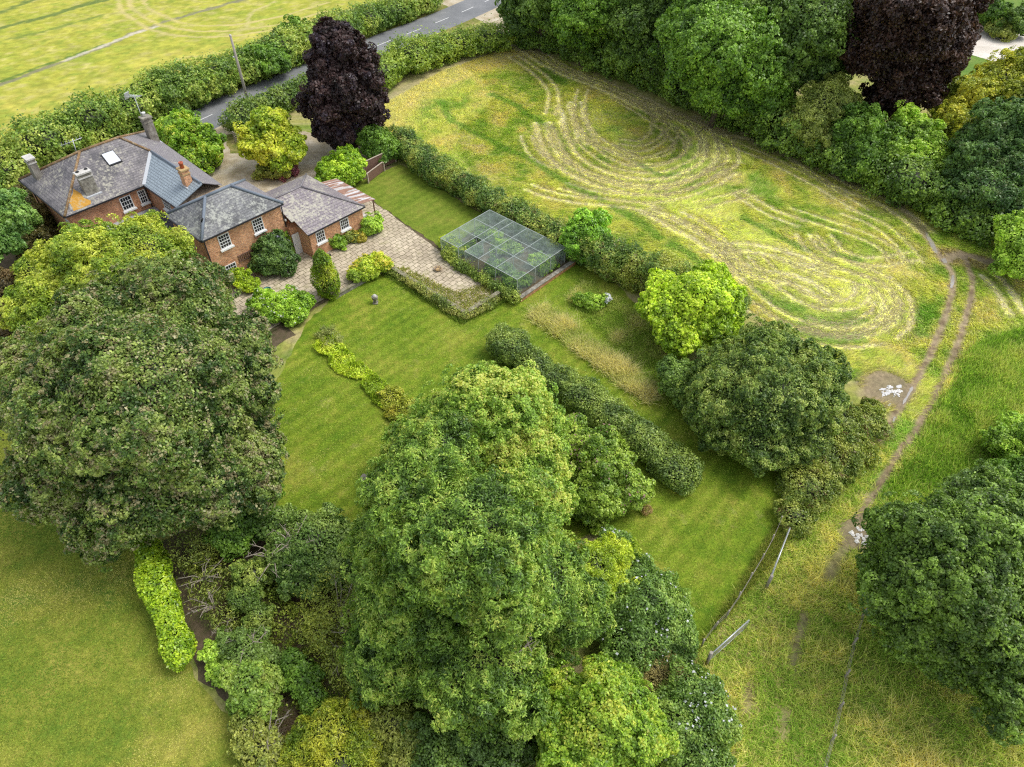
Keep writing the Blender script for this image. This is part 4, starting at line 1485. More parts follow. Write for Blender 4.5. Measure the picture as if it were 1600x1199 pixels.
def plant(name, label, cat, lobes, pal, leaf=.24, lai=2.0, bumpy=True, accent=None, trunk=None, group=None, aspect=.6, droop=.3,
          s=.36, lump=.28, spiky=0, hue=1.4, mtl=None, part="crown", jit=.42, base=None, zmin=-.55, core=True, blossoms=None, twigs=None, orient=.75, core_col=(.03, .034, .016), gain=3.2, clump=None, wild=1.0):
    lobes = [(np.asarray(c, float), np.asarray(r, float), a, pw) for c, r, a, pw in lobes]
    cen = np.mean([l[0] for l in lobes], axis=0)
    if base is None: base = (cen[0], cen[1], 0)
    base = np.asarray(base, float)
    e = empty(name, base, 0, label, cat, group)
    leaf = leaf * .84
    p, n = leaf_points(lobes, leaf, lai, bumpy, s, lump, spiky, zmin, clump or leaf * 3.1, wild)
    N = len(p)
    NLEAF[0] += N
    t = .5 + (noise3(p + 7, hue) - .5) * 1.3 + (noise3(p + 70, hue * .33) - .5) * .9 + rng.normal(size=N) * .16
    cols = palette(pal, t) * rng.uniform(1 - jit, 1 + jit, (N, 1)) * gain * np.array([1.12, 1.0, .68])
    if accent:
        acol, frac, asc = accent
        m_ = (noise3(p + 200, asc) * .75 + rng.random(N) * .25)
        th_ = np.quantile(m_, 1 - frac)
        k_ = (m_ > th_)
        cols = np.minimum(cols, .72)
        cols[k_] = palette(acol, rng.random(k_.sum())) * rng.uniform(.75, 1.25, (k_.sum(), 1))
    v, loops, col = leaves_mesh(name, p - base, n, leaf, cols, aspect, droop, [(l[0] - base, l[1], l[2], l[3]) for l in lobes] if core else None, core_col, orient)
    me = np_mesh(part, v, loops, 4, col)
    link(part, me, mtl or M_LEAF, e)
    if trunk:
        b = MB()
        top = Vector(cen - base)
        b.tube([(0, 0, -.05), (trunk * .1, 0, top.z * .35), top * .75, top], [trunk * 1.25, trunk * .95, trunk * .7, trunk * .25], 9)
        for l in lobes[:7]:
            q = Vector(l[0] - base)
            st = Vector((top.x * .4, top.y * .4, max(.3, q.z * .45)))
            b.tube([st, st.lerp(q, .5) + Vector((0, 0, .25)), q], [trunk * .5, trunk * .33, trunk * .12], 6)
        b.build("trunk", M_BARK, e)
    if blossoms:
        bc, bn, bs, reg = blossoms
        sel = np.where((n[:, 2] > -.1) & (noise3(p + 300, reg) > .56))[0]
        if len(sel):
            sel = rng.choice(sel, min(bn, len(sel)), replace=False)
            pb = p[sel] - base + unit(n[sel]) * .10 + UP * .05
            vb, lb_, cb_ = leaves_mesh("b", pb, n[sel] + UP, bs, palette(bc, rng.random(len(sel))), .85, 0, None)
            o = link("blossom", np_mesh("blossom", vb, lb_, 4, cb_), M_LEAF, e)
            o["kind"] = "stuff"
    if twigs:
        for q0, nT, Lr in twigs:
            b = MB()
            q0 = Vector(q0) - Vector(base)
            for i in range(nT):
                a = random.uniform(0, 6.28)
                d = Vector((math.cos(a), math.sin(a), random.uniform(.15, .9))).normalized()
                L_ = random.uniform(.5, 1) * Lr
                m1 = q0 + d * L_ * .5 + Vector((random.uniform(-.2, .2), random.uniform(-.2, .2), .12))
                m2 = q0 + d * L_ + Vector((random.uniform(-.3, .3), random.uniform(-.3, .3), random.uniform(-.2, .2)))
                b.tube([q0, m1, m2], [.045, .03, .012], 5)
                for _ in range(3):
                    f_ = m1.lerp(m2, random.random())
                    b.tube([f_, f_ + Vector((random.uniform(-.4, .4), random.uniform(-.4, .4), random.uniform(0, .4)))], [.018, .007], 4)
            b.build("branch", M_DEAD, e)
    return e


def LB(px, py, z, rpx, rz=None, ry=None, pw=2.2):
    """a crown lobe: where it stands in the survey photo, its centre's height, its radius there"""
    c = P(px, py, z)
    r = rpx * mpp(c)
    rz_ = r * (rz or .9)
    return (c, (r, r * (ry or 1), min(rz_, z * 1.02) if z < rz_ else rz_), 0.0, pw)


def hedge_lobes(pts, wd, h, pw=3.6, var=.1, k=1, step=None):
    W_ = smooth_poly([np.asarray(p, float) for p in pts], k=k)
    cum = [0]
    for a, b in zip(W_[:-1], W_[1:]): cum.append(cum[-1] + np.hypot(*(b - a)[:2]))
    A = np.array(W_)
    n = max(2, int(cum[-1] / (step or wd * .95)))
    out = []
    for i in range(n):
        s_ = (i + .5) / n * cum[-1]
        g = lambda q: np.array([np.interp(q, cum, A[:, 0]), np.interp(q, cum, A[:, 1])])
        c, d = g(s_), g(min(s_ + .5, cum[-1])) - g(max(s_ - .5, 0))
        hh = (h if np.isscalar(h) else np.interp(i / max(1, n - 1), np.linspace(0, 1, len(h)), h)) * random.uniform(1 - var, 1 + var)
        ww = wd * random.uniform(1 - var, 1 + var)
        out.append((np.array([c[0], c[1], hh / 2]), (cum[-1] / n * .68, ww / 2, hh / 2), math.atan2(d[1], d[0]), pw))
    return out


C_SYC = [(.015, .034, .010), (.034, .066, .017), (.068, .105, .03), (.105, .14, .05)]
C_TAN = [(.30, .24, .10), (.40, .36, .17), (.46, .44, .24), (.33, .35, .14)]
C_MID = [(.026, .06, .012), (.05, .105, .018), (.085, .155, .028)]
C_LIGHT = [(.05, .10, .016), (.10, .175, .028), (.165, .25, .045)]
C_ASH = [(.022, .05, .010), (.05, .10, .019), (.09, .155, .032), (.14, .21, .05)]
C_LIME = [(.08, .13, .014), (.14, .2, .02), (.22, .27, .035)]
C_GOLD = [(.13, .17, .018), (.22, .26, .03), (.31, .32, .045)]
C_DARK = [(.022, .046, .013), (.04, .078, .019), (.07, .12, .03)]
C_OLIVE = [(.05, .075, .018), (.09, .12, .03), (.14, .165, .05)]
C_PURP = [(.014, .010, .013), (.028, .017, .023), (.048, .03, .04)]
C_COPP = [(.016, .010, .010), (.032, .018, .017), (.055, .032, .03)]
C_HEDGE = [(.032, .065, .014), (.06, .11, .022), (.10, .15, .035), (.15, .19, .055)]

# --- the large garden trees
plant("sycamore_tree", "huge broad tree with tan seed clusters in dark green leaves, nearest the house", "tree",
      [LB(235, 610, 9.5, 150, .95), LB(130, 640, 8, 118), LB(325, 590, 8.5, 104), LB(275, 495, 10.5, 105), LB(190, 540, 10, 110), LB(250, 740, 5.5, 125, .8), LB(350, 720, 5, 100, .8), LB(120, 745, 5, 95, .8),
       LB(380, 540, 8, 50), LB(368, 650, 6, 60), LB(80, 600, 7.5, 85), LB(150, 815, 3.2, 62, .8)],
      C_SYC, .19, 2.0, accent=(C_TAN, .2, .3), gain=3.25, trunk=.45, base=P(235, 800), s=.3, hue=1.2)
plant("robinia_tree", "feathery yellow green tree between the huge dark tree and the house", "tree",
      [LB(150, 425, 6.5, 78), LB(85, 475, 5.5, 66), LB(225, 395, 6.0, 64), LB(110, 520, 4.5, 66), LB(195, 465, 6.5, 75), LB(255, 400, 5, 40), LB(70, 530, 4, 45), LB(60, 425, 4.5, 36)],
      [(.06, .11, .016), (.12, .18, .026), (.21, .25, .05)], .24, 1.7, gain=2.8, trunk=.25, s=.3, droop=.6, aspect=.45)
plant("ash_tree", "tall ash with drooping feathery bunches, largest of the central trees", "tree",
      [LB(735, 850, 10, 135), LB(650, 770, 9.5, 85), LB(690, 700, 8.5, 62), LB(820, 900, 7, 110), LB(650, 930, 6, 110), LB(750, 1030, 4.5, 125, .8), LB(615, 1020, 3.4, 90, .8), LB(880, 950, 4.5, 80, .8), LB(590, 850, 5, 55)],
      C_ASH, .2, 2.0, trunk=.4, base=P(735, 1000), s=.25, droop=1.1, aspect=.34, hue=.8,
      accent=([(.22, .30, .05), (.30, .36, .06)], .035, .5),
      twigs=[(P(600, 875, 4.5), 9, 2.2), (P(600, 930, 4), 8, 2.0), (P(650, 960, 6.2), 5, 1.5), (P(720, 930, 8.3), 4, 1.2), (P(830, 1000, 6), 4, 1.2)])
plant("field_maple", "round dense mid green tree rising behind the tall ash", "tree",
      [LB(770, 660, 6.0, 105), LB(715, 700, 5.5, 80), LB(832, 705, 5, 62), LB(795, 760, 4.5, 82), LB(690, 660, 4.5, 50), LB(860, 785, 3.0, 46), LB(640, 690, 2.8, 42)],
      [(.05, .10, .018), (.10, .165, .032), (.17, .245, .055)], .18, 1.9, gain=3.6, trunk=.3, s=.28, accent=([(.26, .33, .04), (.32, .36, .06)], .05, .6))
plant("oak_tree", "big dark oak beside the track and the sagging wire fence", "tree",
      [LB(1490, 890, 6.5, 125), LB(1435, 940, 4.5, 90), LB(1560, 840, 6, 95), LB(1560, 960, 5, 120), LB(1420, 860, 4, 70), LB(1600, 1040, 3.8, 110, .8), LB(1500, 1010, 3.2, 85, .8), LB(1650, 900, 6, 110), LB(1530, 780, 4.5, 60), LB(1390, 900, 2.6, 45)],
      [(.024, .052, .013), (.05, .092, .02), (.088, .15, .034)], .18, 2.0, trunk=.4, s=.25, hue=.7, accent=([(.13, .2, .05), (.17, .23, .07)], .05, .4))
plant("goat_willow", "big round grey green bush tree beside the bramble bank", "tree",
      [LB(1190, 615, 3.2, 108, .95), LB(1135, 620, 2.6, 72), LB(1245, 610, 2.8, 72), LB(1185, 675, 1.9, 78, .9), LB(1245, 670, 1.8, 66), LB(1200, 560, 3.0, 62), LB(1130, 665, 1.5, 56), LB(1275, 585, 2.4, 46), LB(1215, 700, 1.2, 50)],
      [(.028, .06, .016), (.06, .105, .028), (.105, .165, .045), (.16, .21, .07)], .21, 2.1, trunk=.2, s=.24, hue=.6, droop=-.9, aspect=.42, gain=2.6)
plant("goat_willow", "small dense bush tucked between walnut tree and big round bush", "shrub", [LB(1062, 595, 1.6, 34), LB(1080, 615, 1.3, 32), LB(1050, 580, 1.4, 24)], [(.028, .06, .016), (.055, .10, .026), (.09, .15, .04)], .19, 2.0, s=.3)
plant("walnut_tree", "lime green spreading tree at the end of the meadow hedge", "tree",
      [LB(1085, 470, 3.6, 58), LB(1045, 485, 3.0, 44), LB(1125, 475, 3.0, 42), LB(1070, 515, 2.2, 46), LB(1105, 445, 3.4, 36), LB(1035, 450, 3, 30), LB(1110, 515, 2.2, 34)],
      [(.075, .135, .014), (.14, .215, .02), (.22, .29, .035)], .25, 1.6, trunk=.14, s=.3, aspect=.7)
plant("purple_plum_tree", "tall dark purple tree between lane and gravel forecourt", "tree",
      [LB(530, 70, 11, 40, 1.0), LB(515, 105, 9, 40), LB(555, 110, 8.5, 42), LB(535, 140, 7, 54, .9), LB(510, 165, 5, 42), LB(565, 165, 5, 42), LB(540, 190, 3.2, 52, .8), LB(560, 205, 2.2, 34)],
      C_PURP, .34, 2.2, gain=1.9, trunk=.3, s=.3, core_col=(.014, .011, .012), accent=([(.06, .04, .055), (.075, .055, .07)], .1, .6))
plant("golden_maple", "small round golden maple on the gravel forecourt", "tree",
      [LB(423, 205, 3.8, 38), LB(400, 222, 3.1, 30), LB(447, 222, 3.0, 30), LB(425, 238, 2.3, 34), LB(455, 240, 2.3, 22), LB(418, 190, 4.3, 24)],
      [(.10, .17, .016), (.20, .26, .028), (.30, .335, .06)], .3, 1.7, gain=2.5, trunk=.12, s=.36, hue=1.8, aspect=.8)
plant("copper_beech", "very large dark copper beech on the far side of the meadow", "tree",
      [LB(1415, 40, 12, 85), LB(1375, 85, 9, 62), LB(1460, 80, 9, 62), LB(1420, 130, 6, 62), LB(1380, 10, 12, 60), LB(1470, 10, 12, 60), LB(1340, 60, 8, 42), LB(1400, -60, 15, 80), LB(1512, 58, 8, 18), LB(1485, 40, 9, 30), LB(1385, 160, 4, 40)],
      C_COPP, .36, 2.1, gain=1.9, trunk=.6, s=.28, core_col=(.014, .011, .012), accent=([(.07, .042, .042), (.09, .06, .055)], .1, .6))
# --- tree belt along the far side of the meadow
belt = [
    ("broad mid green tree overhanging the meadow track", C_MID, [LB(1120, 75, 9, 85), LB(1170, 110, 7, 62), LB(1080, 60, 9, 58), LB(1130, 140, 5, 56), LB(1190, 150, 4.5, 45), LB(1120, 10, 11, 75)]),
    ("dark green tree left of the copper beech", C_DARK, [LB(1270, 40, 11, 70), LB(1230, 90, 8, 50), LB(1280, 100, 7, 50), LB(1310, 40, 10, 45), LB(1240, -20, 12, 70)]),
    ("shaded tree at the corner of lane and meadow", C_DARK, [LB(850, 5, 6, 45), LB(815, 25, 4, 36), LB(880, 35, 4.5, 34), LB(840, -40, 9, 60)]),
    ("leafy green tree second from the lane corner", C_MID, [LB(920, 20, 7, 50), LB(905, 50, 4.5, 34), LB(950, -10, 9, 50), LB(890, -30, 9, 50)]),
    ("deep green ivy clad tree in the belt", C_DARK, [LB(990, 35, 7, 48), LB(1000, 75, 4.5, 40), LB(1020, 0, 9, 50), LB(970, 80, 3.5, 30)]),
    ("dark tree filling the gap behind the broad one", C_DARK, [LB(1040, 20, 8, 45), LB(1190, 20, 11, 60), LB(1060, -30, 11, 60), LB(1160, -40, 13, 70)]),
]
for lb, pal, lobes in belt:
    plant("woodland_tree", lb, "tree", lobes, pal, .36, 1.9, trunk=.35, s=.3, gain=3.4, group="trees in the belt across the meadow")
plant("pale_willow", "pale grey green weeping shrub below the copper beech", "shrub",
      [LB(1290, 165, 5, 46), LB(1265, 195, 3.5, 34), LB(1320, 180, 4, 36), LB(1290, 215, 2.5, 42)], [(.06, .09, .025), (.115, .15, .045), (.18, .22, .08)], .3, 1.8, droop=1.0, aspect=.4, s=.32)
plant("hazel_bush", "mid green rounded bush between pale willow and golden conifer", "shrub",
      [LB(1340, 205, 4, 40), LB(1375, 225, 3, 40), LB(1345, 245, 2.2, 44)], C_MID, .3, 1.9, s=.34)
plant("hazel_bush", "brighter green bush with large leaves left of the golden conifer", "shrub",
      [LB(1430, 215, 3.6, 42), LB(1450, 250, 2.6, 45), LB(1405, 250, 2.4, 36)], C_LIGHT, .3, 1.7, s=.34)
plant("golden_conifer", "tall golden leaved tree at the edge of the neighbouring garden", "tree",
      [LB(1562, 132, 7, 46), LB(1520, 155, 6, 42), LB(1598, 112, 8, 40), LB(1490, 190, 4.5, 38), LB(1520, 215, 4, 40), LB(1605, 155, 7, 46)], [(.07, .10, .016), (.14, .17, .024), (.23, .24, .04)], .3, 1.9, s=.28, trunk=.3, aspect=.45)
plant("holly_tree", "dark glossy tree in front of the golden one", "tree",
      [LB(1570, 210, 6, 58), LB(1530, 250, 4.5, 46), LB(1590, 270, 4, 60), LB(1540, 300, 3, 50), LB(1610, 200, 7, 50), LB(1590, 330, 2, 46)], [(.018, .044, .016), (.036, .078, .026), (.065, .12, .04)], .28, 2.0, s=.28, trunk=.3, accent=([(.11, .18, .05), (.16, .22, .06)], .08, .6))
plant("elder_bush", "bright green bush at the far end of the track", "shrub",
      [LB(1590, 375, 2.6, 36), LB(1600, 410, 1.8, 38), LB(1620, 360, 3, 40)], C_LIGHT, .26, 1.8, s=.34)
plant("garden_shrub", "bluish shrub above the pale gravel drive", "shrub", [LB(1545, 22, 2, 26), LB(1565, 30, 1.8, 24)], C_MID, .36, 1.8, s=.4)
plant("garden_shrub", "rounded heathery mound beside the pale gravel drive", "shrub", [LB(1560, 45, 1, 24, .6), LB(1535, 18, 1, 22, .6), LB(1570, 50, .9, 18, .6)], C_OLIVE, .34, 1.8, s=.4)
plant("garden_shrub", "dark upright shrub at the bend of the pale drive", "shrub", [LB(1592, 28, 2.6, 20), LB(1596, 42, 1.5, 20)], C_DARK, .34, 1.8, s=.4)
plant("bramble_bank", "long bramble bank at the foot of the tree belt", "undergrowth",
      hedge_lobes(GP([(815, 62), (860, 75), (930, 100), (1000, 128), (1080, 165), (1150, 195), (1240, 235), (1330, 275), (1420, 312), (1500, 345), (1570, 372)]), 6.5, [2.4, 3.4, 4.2, 4.4, 4.4, 4.2, 3.8, 3.4, 2.8], 2.4, .2), [(.026, .055, .012), (.05, .095, .02), (.085, .14, .03)], .32, 1.8, bumpy=False, lump=.45, part="foliage", spiky=.15)

# --- hedges
hedge_kw = dict(bumpy=False, part="foliage", jit=.42)
plant("roadside_hedge", "long tall mixed hedge between the lane and the far field", "hedge",
      hedge_lobes(GP([(-110, 355), (0, 300), (130, 240), (230, 192), (330, 150), (400, 122), (470, 92), (560, 55), (620, 33), (675, 12)]), 5.6, [4.4, 4.3, 4.2, 4.0, 3.6, 3.2, 3.2, 3.0], 2.8, .16),
      C_HEDGE, .36, 2.0, lump=.4, spiky=.2, hue=2.2, **hedge_kw)
for px, py, z, r, pal, lb in ((250, 148, 2.4, 34, C_DARK, "dark green bush swelling out of the roadside hedge behind the chimney"), (415, 95, 2.2, 34, C_MID, "leafy bush in the roadside hedge behind the pole"), (465, 55, 2.0, 26, C_MID, "rounded bush in the roadside hedge above the purple tree"),
                          (320, 130, 2.2, 26, C_HEDGE, "olive bush in the roadside hedge left of the pole")):
    plant("hedge_bush", lb, "bush", [LB(px, py, z, r, .9), LB(px + 20, py + 4, z * .8, r * .7), LB(px - 18, py + 10, z * .7, r * .7)], pal, .36, 1.9, s=.38, group="bushes in the roadside hedge")
plant("lane_hedge", "thick dark hedge between lane and gravel forecourt", "hedge",
      hedge_lobes(GP([(378, 212), (405, 190), (440, 172), (475, 158), (510, 140)]), 4.0, [3.0, 2.8, 2.6, 2.6], 2.8, .14), [(.028, .058, .014), (.055, .095, .022), (.09, .13, .034)], .34, 2.0, lump=.4, spiky=.15, **hedge_kw)
plant("lane_hedge", "tall green hedge between lane and hay meadow", "hedge",
      hedge_lobes(GP([(570, 140), (610, 122), (680, 98), (740, 82), (795, 70)]), 5.0, [3.0, 3.2, 3.2, 3.0], 2.8, .14), [(.05, .09, .016), (.09, .14, .026), (.14, .19, .04)], .36, 2.0, lump=.4, spiky=.25, **hedge_kw)
plant("meadow_hedge", "long clipped hedge between garden and hay meadow", "hedge",
      hedge_lobes([W(-8.5, 27.2), W(-4, 25.6), W(2, 24.6), W(10, 23.9), W(18, 23.6), W(24, 23.7), W(30, 24.0), W(34, 24.6)], 2.8, [2.4, 2.3, 2.3, 2.3, 2.5, 3.0, 3.4, 3.2], 3.2, .14),
      [(.028, .06, .016), (.05, .092, .024), (.09, .135, .038), (.15, .18, .05)], .2, 2.3, lump=.34, spiky=.08, hue=1.5, accent=([(.28, .22, .07), (.26, .25, .07)], .04, .5), **hedge_kw)
plant("round_bush", "glossy bright green round bush growing through the meadow hedge", "bush",
      [LB(916, 365, 2.2, 40, .9), LB(905, 385, 1.5, 30), LB(928, 388, 1.4, 30)], [(.04, .10, .012), (.08, .17, .018), (.13, .24, .028)], .2, 2.2, s=.34, mtl=M_GLOSSY)
plant("hedge_bush", "dark leafy bush where fence, plum tree and meadow hedge meet", "bush",
      [LB(585, 222, 2, 26), LB(600, 235, 1.4, 24), LB(570, 215, 2.2, 20)], C_MID, .26, 1.9, s=.38)
plant("garden_hedge", "dark clipped hedge running across the middle of the lawn", "hedge",
      hedge_lobes(GP([(775, 545), (830, 580), (900, 628), (960, 675), (1020, 715), (1075, 760)]), 2.5, [2.0, 1.9, 1.9, 1.8, 1.9, 1.7], 3.0, .16),
      [(.032, .06, .018), (.065, .105, .028), (.11, .155, .045)], .17, 2.3, lump=.32, spiky=.06, hue=.9, **hedge_kw)
plant("laurel_hedge", "bright glossy lime green laurel hedge edging the dry lawn", "hedge",
      hedge_lobes(GP([(240, 865), (255, 920), (275, 985), (295, 1045)]), 1.7, [2.0, 2.1, 2.1, 1.9], 2.6, .16),
      [(.075, .15, .012), (.15, .25, .018), (.23, .33, .03)], .19, 2.3, lump=.5, gain=2.3, mtl=M_GLOSSY, hue=.6, bumpy=False, part="foliage", jit=.3)
plant("bramble_mound", "sprawling bramble thicket between willow bush and field gate", "undergrowth",
      [LB(1310, 655, .8, 50, .4), LB(1345, 655, .7, 40, .4), LB(1285, 705, .85, 50, .4), LB(1318, 700, .7, 44, .4), LB(1262, 760, .75, 42, .45), LB(1292, 745, .6, 34, .45), LB(1243, 805, .6, 28, .5), LB(1362, 640, .5, 22, .5)],
      [(.045, .075, .02), (.085, .12, .032), (.14, .17, .055)], .17, 2.3, bumpy=False, lump=.6, part="foliage", hue=.7, accent=([(.22, .22, .06), (.25, .14, .06)], .05, .4))

# --- house side shrubs
plant("laurel_bush", "green and gold variegated bush beside the lane entrance", "shrub",
      [LB(285, 210, 2.6, 38), LB(320, 222, 2.4, 28), LB(300, 240, 1.6, 42), LB(265, 205, 2.4, 28)], [(.045, .10, .012), (.09, .17, .018), (.15, .23, .03)], .3, 1.9, s=.36, accent=(C_GOLD, .12, 1.6))
plant("laurel_bush", "bright green spreading shrub next to the brown fence", "shrub",
      [LB(530, 268, 1.2, 34, .8), LB(545, 252, 1.6, 26), LB(515, 280, .9, 24), LB(553, 272, 1.1, 20)], [(.06, .125, .012), (.12, .2, .018), (.2, .28, .035)], .26, 1.9, s=.38)
plant("heather_bush", "small purple leaved bush under the golden maple", "shrub", [LB(455, 264, .6, 13, .8), LB(445, 272, .5, 10)], [(.07, .025, .05), (.12, .045, .08), (.14, .08, .09)], .24, 1.8, s=.45)
plant("low_shrub", "low dark green shrub at the foot of the golden maple", "shrub", [LB(430, 266, .7, 26, .6), LB(412, 270, .5, 16, .6)], C_OLIVE, .24, 1.8, s=.45)
plant("column_conifer", "dense green and gold column conifer on the terrace edge", "conifer",
      [(P(516, 464, 0) + np.array([0, 0, 1.7]), (1.08, 1.08, 1.85), 0, 2.2), (P(516, 464, 0) + np.array([0, 0, 3.1]), (.74, .74, 1.55), 0, 2.0)], [(.04, .08, .008), (.09, .145, .012), (.16, .21, .02)], .2, 2.4, bumpy=False, lump=.3, aspect=.35, droop=-1.8, accent=(C_GOLD, .1, .5), trunk=.08)
plant("wall_shrub", "dark blue flowered shrub against the brick wing wall", "shrub",
      [LB(428, 392, 1.9, 26), LB(415, 410, 1.2, 26), LB(440, 408, 1.2, 22), LB(430, 375, 2.4, 16)], [(.02, .045, .016), (.04, .08, .026), (.07, .12, .04)], .2, 2.1, s=.38, accent=([(.10, .10, .16), (.13, .13, .2)], .05, .4))
plant("clematis", "pale flowering climber by the white door", "climber", [LB(449, 372, 1.6, 7, 2), LB(451, 390, .9, 8, 1.4)], C_LIGHT, .18, 1.6, s=.45, blossoms=([(.5, .55, .48), (.6, .62, .58)], 60, .16, .5))
plant("patio_shrub", "bright leafy shrub with white flower plumes below the patio", "shrub",
      [LB(443, 474, .9, 30), LB(472, 474, .8, 20), LB(430, 487, .8, 25), LB(460, 490, .7, 25), LB(410, 472, .8, 24)], [(.05, .11, .014), (.10, .18, .022), (.17, .26, .045)], .2, 2.0, s=.36, blossoms=([(.5, .55, .4), (.6, .62, .5)], 160, .16, .7))
plant("dwarf_conifer", "small bright feathery conifer under the ground floor window", "conifer",
      [LB(377, 437, .9, 18, 1.2), LB(392, 445, .6, 14)], [(.09, .15, .012), (.16, .23, .02), (.24, .30, .03)], .2, 2, s=.4, aspect=.35)
for px, py, z, r, pal, lb in ((524, 378, .7, 14, C_LIGHT, "spiky green shrub below the left annexe window"), (545, 368, .6, 17, C_OLIVE, "olive and rust shrub under the annexe windows"), (578, 352, .8, 19, C_LIGHT, "rounded light green shrub at the annexe corner"),
                          (560, 370, .45, 12, [(.1, .11, .02), (.16, .15, .025), (.1, .13, .02)], "yellow leaved low shrub beside the patio")):
    plant("border_shrub", lb, "shrub", [LB(px, py, z, r, .9), LB(px + r * .5, py + 4, z * .7, r * .7)], pal, .2, 1.9, s=.42, group="shrubs along the annexe wall")
plant("yellow_flower_bush", "mound of yellow flowered shrub at the patio edge", "shrub",
      [LB(572, 415, .8, 22, .8), LB(592, 412, .8, 18, .8), LB(557, 428, .6, 18, .8)], [(.08, .13, .02), (.14, .2, .03), (.22, .27, .04)], .19, 2, s=.42, blossoms=([(.62, .52, .03), (.7, .62, .08)], 420, .17, .8))
plant("cage_shrub", "yellowish shrub at the near corner of the netting cage", "shrub", [LB(698, 380, .6, 14), LB(716, 392, .5, 14)], C_LIME, .2, 1.8, s=.45)
plant("ivy_bank", "ivy and grass tumbling over the patio end wall", "climber",
      hedge_lobes([W(7.9, 11.2), W(11, 11.15), W(14, 11.1), W(17.4, 11.0), W(17.9, 12.5), W(17.7, 14.6)], .85, [.45, .6, .75, .7, .6, .45], 2.4, .25), [(.045, .075, .02), (.085, .12, .034), (.15, .165, .06)], .17, 2.2, bumpy=False, lump=.5, part="foliage", spiky=.2, aspect=.4)
plant("cage_border", "leafy border plants along the front of the netting cage", "undergrowth",
      hedge_lobes([W(10.3, 15.75), W(13, 15.5), W(16, 15.4), W(19.3, 15.3)], .8, [.9, .8, 1.0, 1.1], 2.4, .25), [(.045, .08, .018), (.085, .13, .03), (.14, .18, .045)], .17, 2.0, bumpy=False, lump=.5, part="foliage", spiky=.2)
for i, (u, v, h, lb) in enumerate(((11.2, 17.6, .8, "fruit bush in the far left bay of the cage"), (13.6, 20.0, 1.0, "tall fruit bush in the middle back of the cage"), (15.2, 17.5, .8, "fruit bush in the centre of the cage"), (17.4, 20.4, 1.0, "fruit bush in the back right bay of the cage"), (17.3, 17.2, .8, "fruit bush by the front right corner of the cage"), (10.9, 20.6, .7, "small fruit bush at the back left of the cage"))):
    plant("fruit_bush", lb, "shrub", [(W(u, v, h * .6), (1.15, 1.0, h * .7), 0, 2.2), (W(u + .8, v + .5, h * .4), (.7, .7, h * .45), 0, 2.2)], C_LIGHT if i % 2 else C_MID, .2, 1.5, s=.4, group="fruit bushes under the netting", spiky=.2)

# --- lower garden shrubs
plant("pink_flower_bush", "large bush with pinkish flower spikes between ash and clipped hedge", "shrub",
      [LB(940, 730, 1.8, 52), LB(912, 705, 1.8, 40), LB(980, 768, 1.2, 36), LB(935, 775, 1.3, 52, .8), LB(898, 665, 1.7, 24)], [(.038, .08, .014), (.075, .13, .022), (.13, .19, .04)], .19, 2.0, s=.34, blossoms=([(.30, .16, .15), (.36, .22, .2)], 260, .15, .8))
plant("golden_privet", "yellow green conifer sprays on the right flank of the ash", "conifer",
      [LB(925, 890, 3, 46), LB(960, 870, 2.4, 34), LB(985, 935, 1.8, 34)], C_LIME, .2, 1.7, s=.36, droop=1.0, aspect=.3)
plant("bramble_thicket", "white flowered bramble thicket at the lawn corner", "undergrowth",
      [LB(1010, 945, 1.6, 60), LB(1045, 985, 1.2, 42), LB(980, 905, 1.6, 45), LB(990, 1000, 1.2, 60, .8), LB(960, 860, 1.4, 36), LB(1050, 1015, .8, 28)], [(.034, .07, .02), (.065, .12, .032), (.11, .17, .05)], .16, 2.1, bumpy=False, lump=.5, part="foliage", blossoms=([(.68, .7, .74), (.78, .78, .8)], 130, .15, .55))
plant("bramble_thicket", "white flowered bramble below the straw heap", "undergrowth",
      [LB(1085, 1090, 1.2, 50), LB(1060, 1140, 1.2, 55), LB(1110, 1130, .9, 40), LB(1090, 1190, 1.0, 60)], [(.03, .065, .018), (.06, .11, .028), (.11, .165, .045)], .16, 2.1, bumpy=False, lump=.5, part="foliage", blossoms=([(.66, .68, .72), (.76, .76, .78)], 150, .15, .5))
plant("light_green_tree", "fresh light green young tree next to the straw heap", "tree",
      [LB(940, 1130, 3.6, 90), LB(890, 1150, 3, 60), LB(990, 1140, 2.8, 62), LB(930, 1190, 2.6, 90), LB(950, 1080, 2.6, 55)], [(.065, .13, .016), (.12, .20, .028), (.19, .275, .045)], .165, 1.9, gain=2.8, s=.28, trunk=.15, hue=.7, accent=([(.36, .42, .06), (.40, .42, .07)], .03, .4))
plant("yew_bush", "dark evergreen bush below the ash", "shrub", [LB(760, 1165, 1.8, 80), LB(690, 1180, 1.5, 60), LB(830, 1110, 1.6, 40)], C_DARK, .17, 2.0, s=.3)
plant("golden_cypress", "yellow tipped spreading cypress in the bottom border", "conifer",
      [LB(520, 1150, 1.6, 55), LB(480, 1180, 1.3, 40), LB(560, 1180, 1.4, 45), LB(530, 1200, 1.5, 55)], [(.06, .11, .014), (.13, .18, .02), (.24, .27, .04)], .2, 1.8, gain=2.5, s=.32, droop=1.0, aspect=.28)
plant("old_shrub", "old spreading shrub with bare grey limbs near the lawn corner", "shrub",
      [LB(490, 850, 1.8, 60), LB(450, 870, 1.4, 36), LB(520, 880, 1.3, 40), LB(470, 900, 1.0, 40), LB(440, 820, 1.6, 34)], [(.032, .068, .018), (.06, .105, .03), (.10, .15, .05)], .18, 1.6, s=.36, twigs=[(P(428, 872, 1.9), 11, 2.2), (P(455, 850, 2.6), 8, 1.8)])
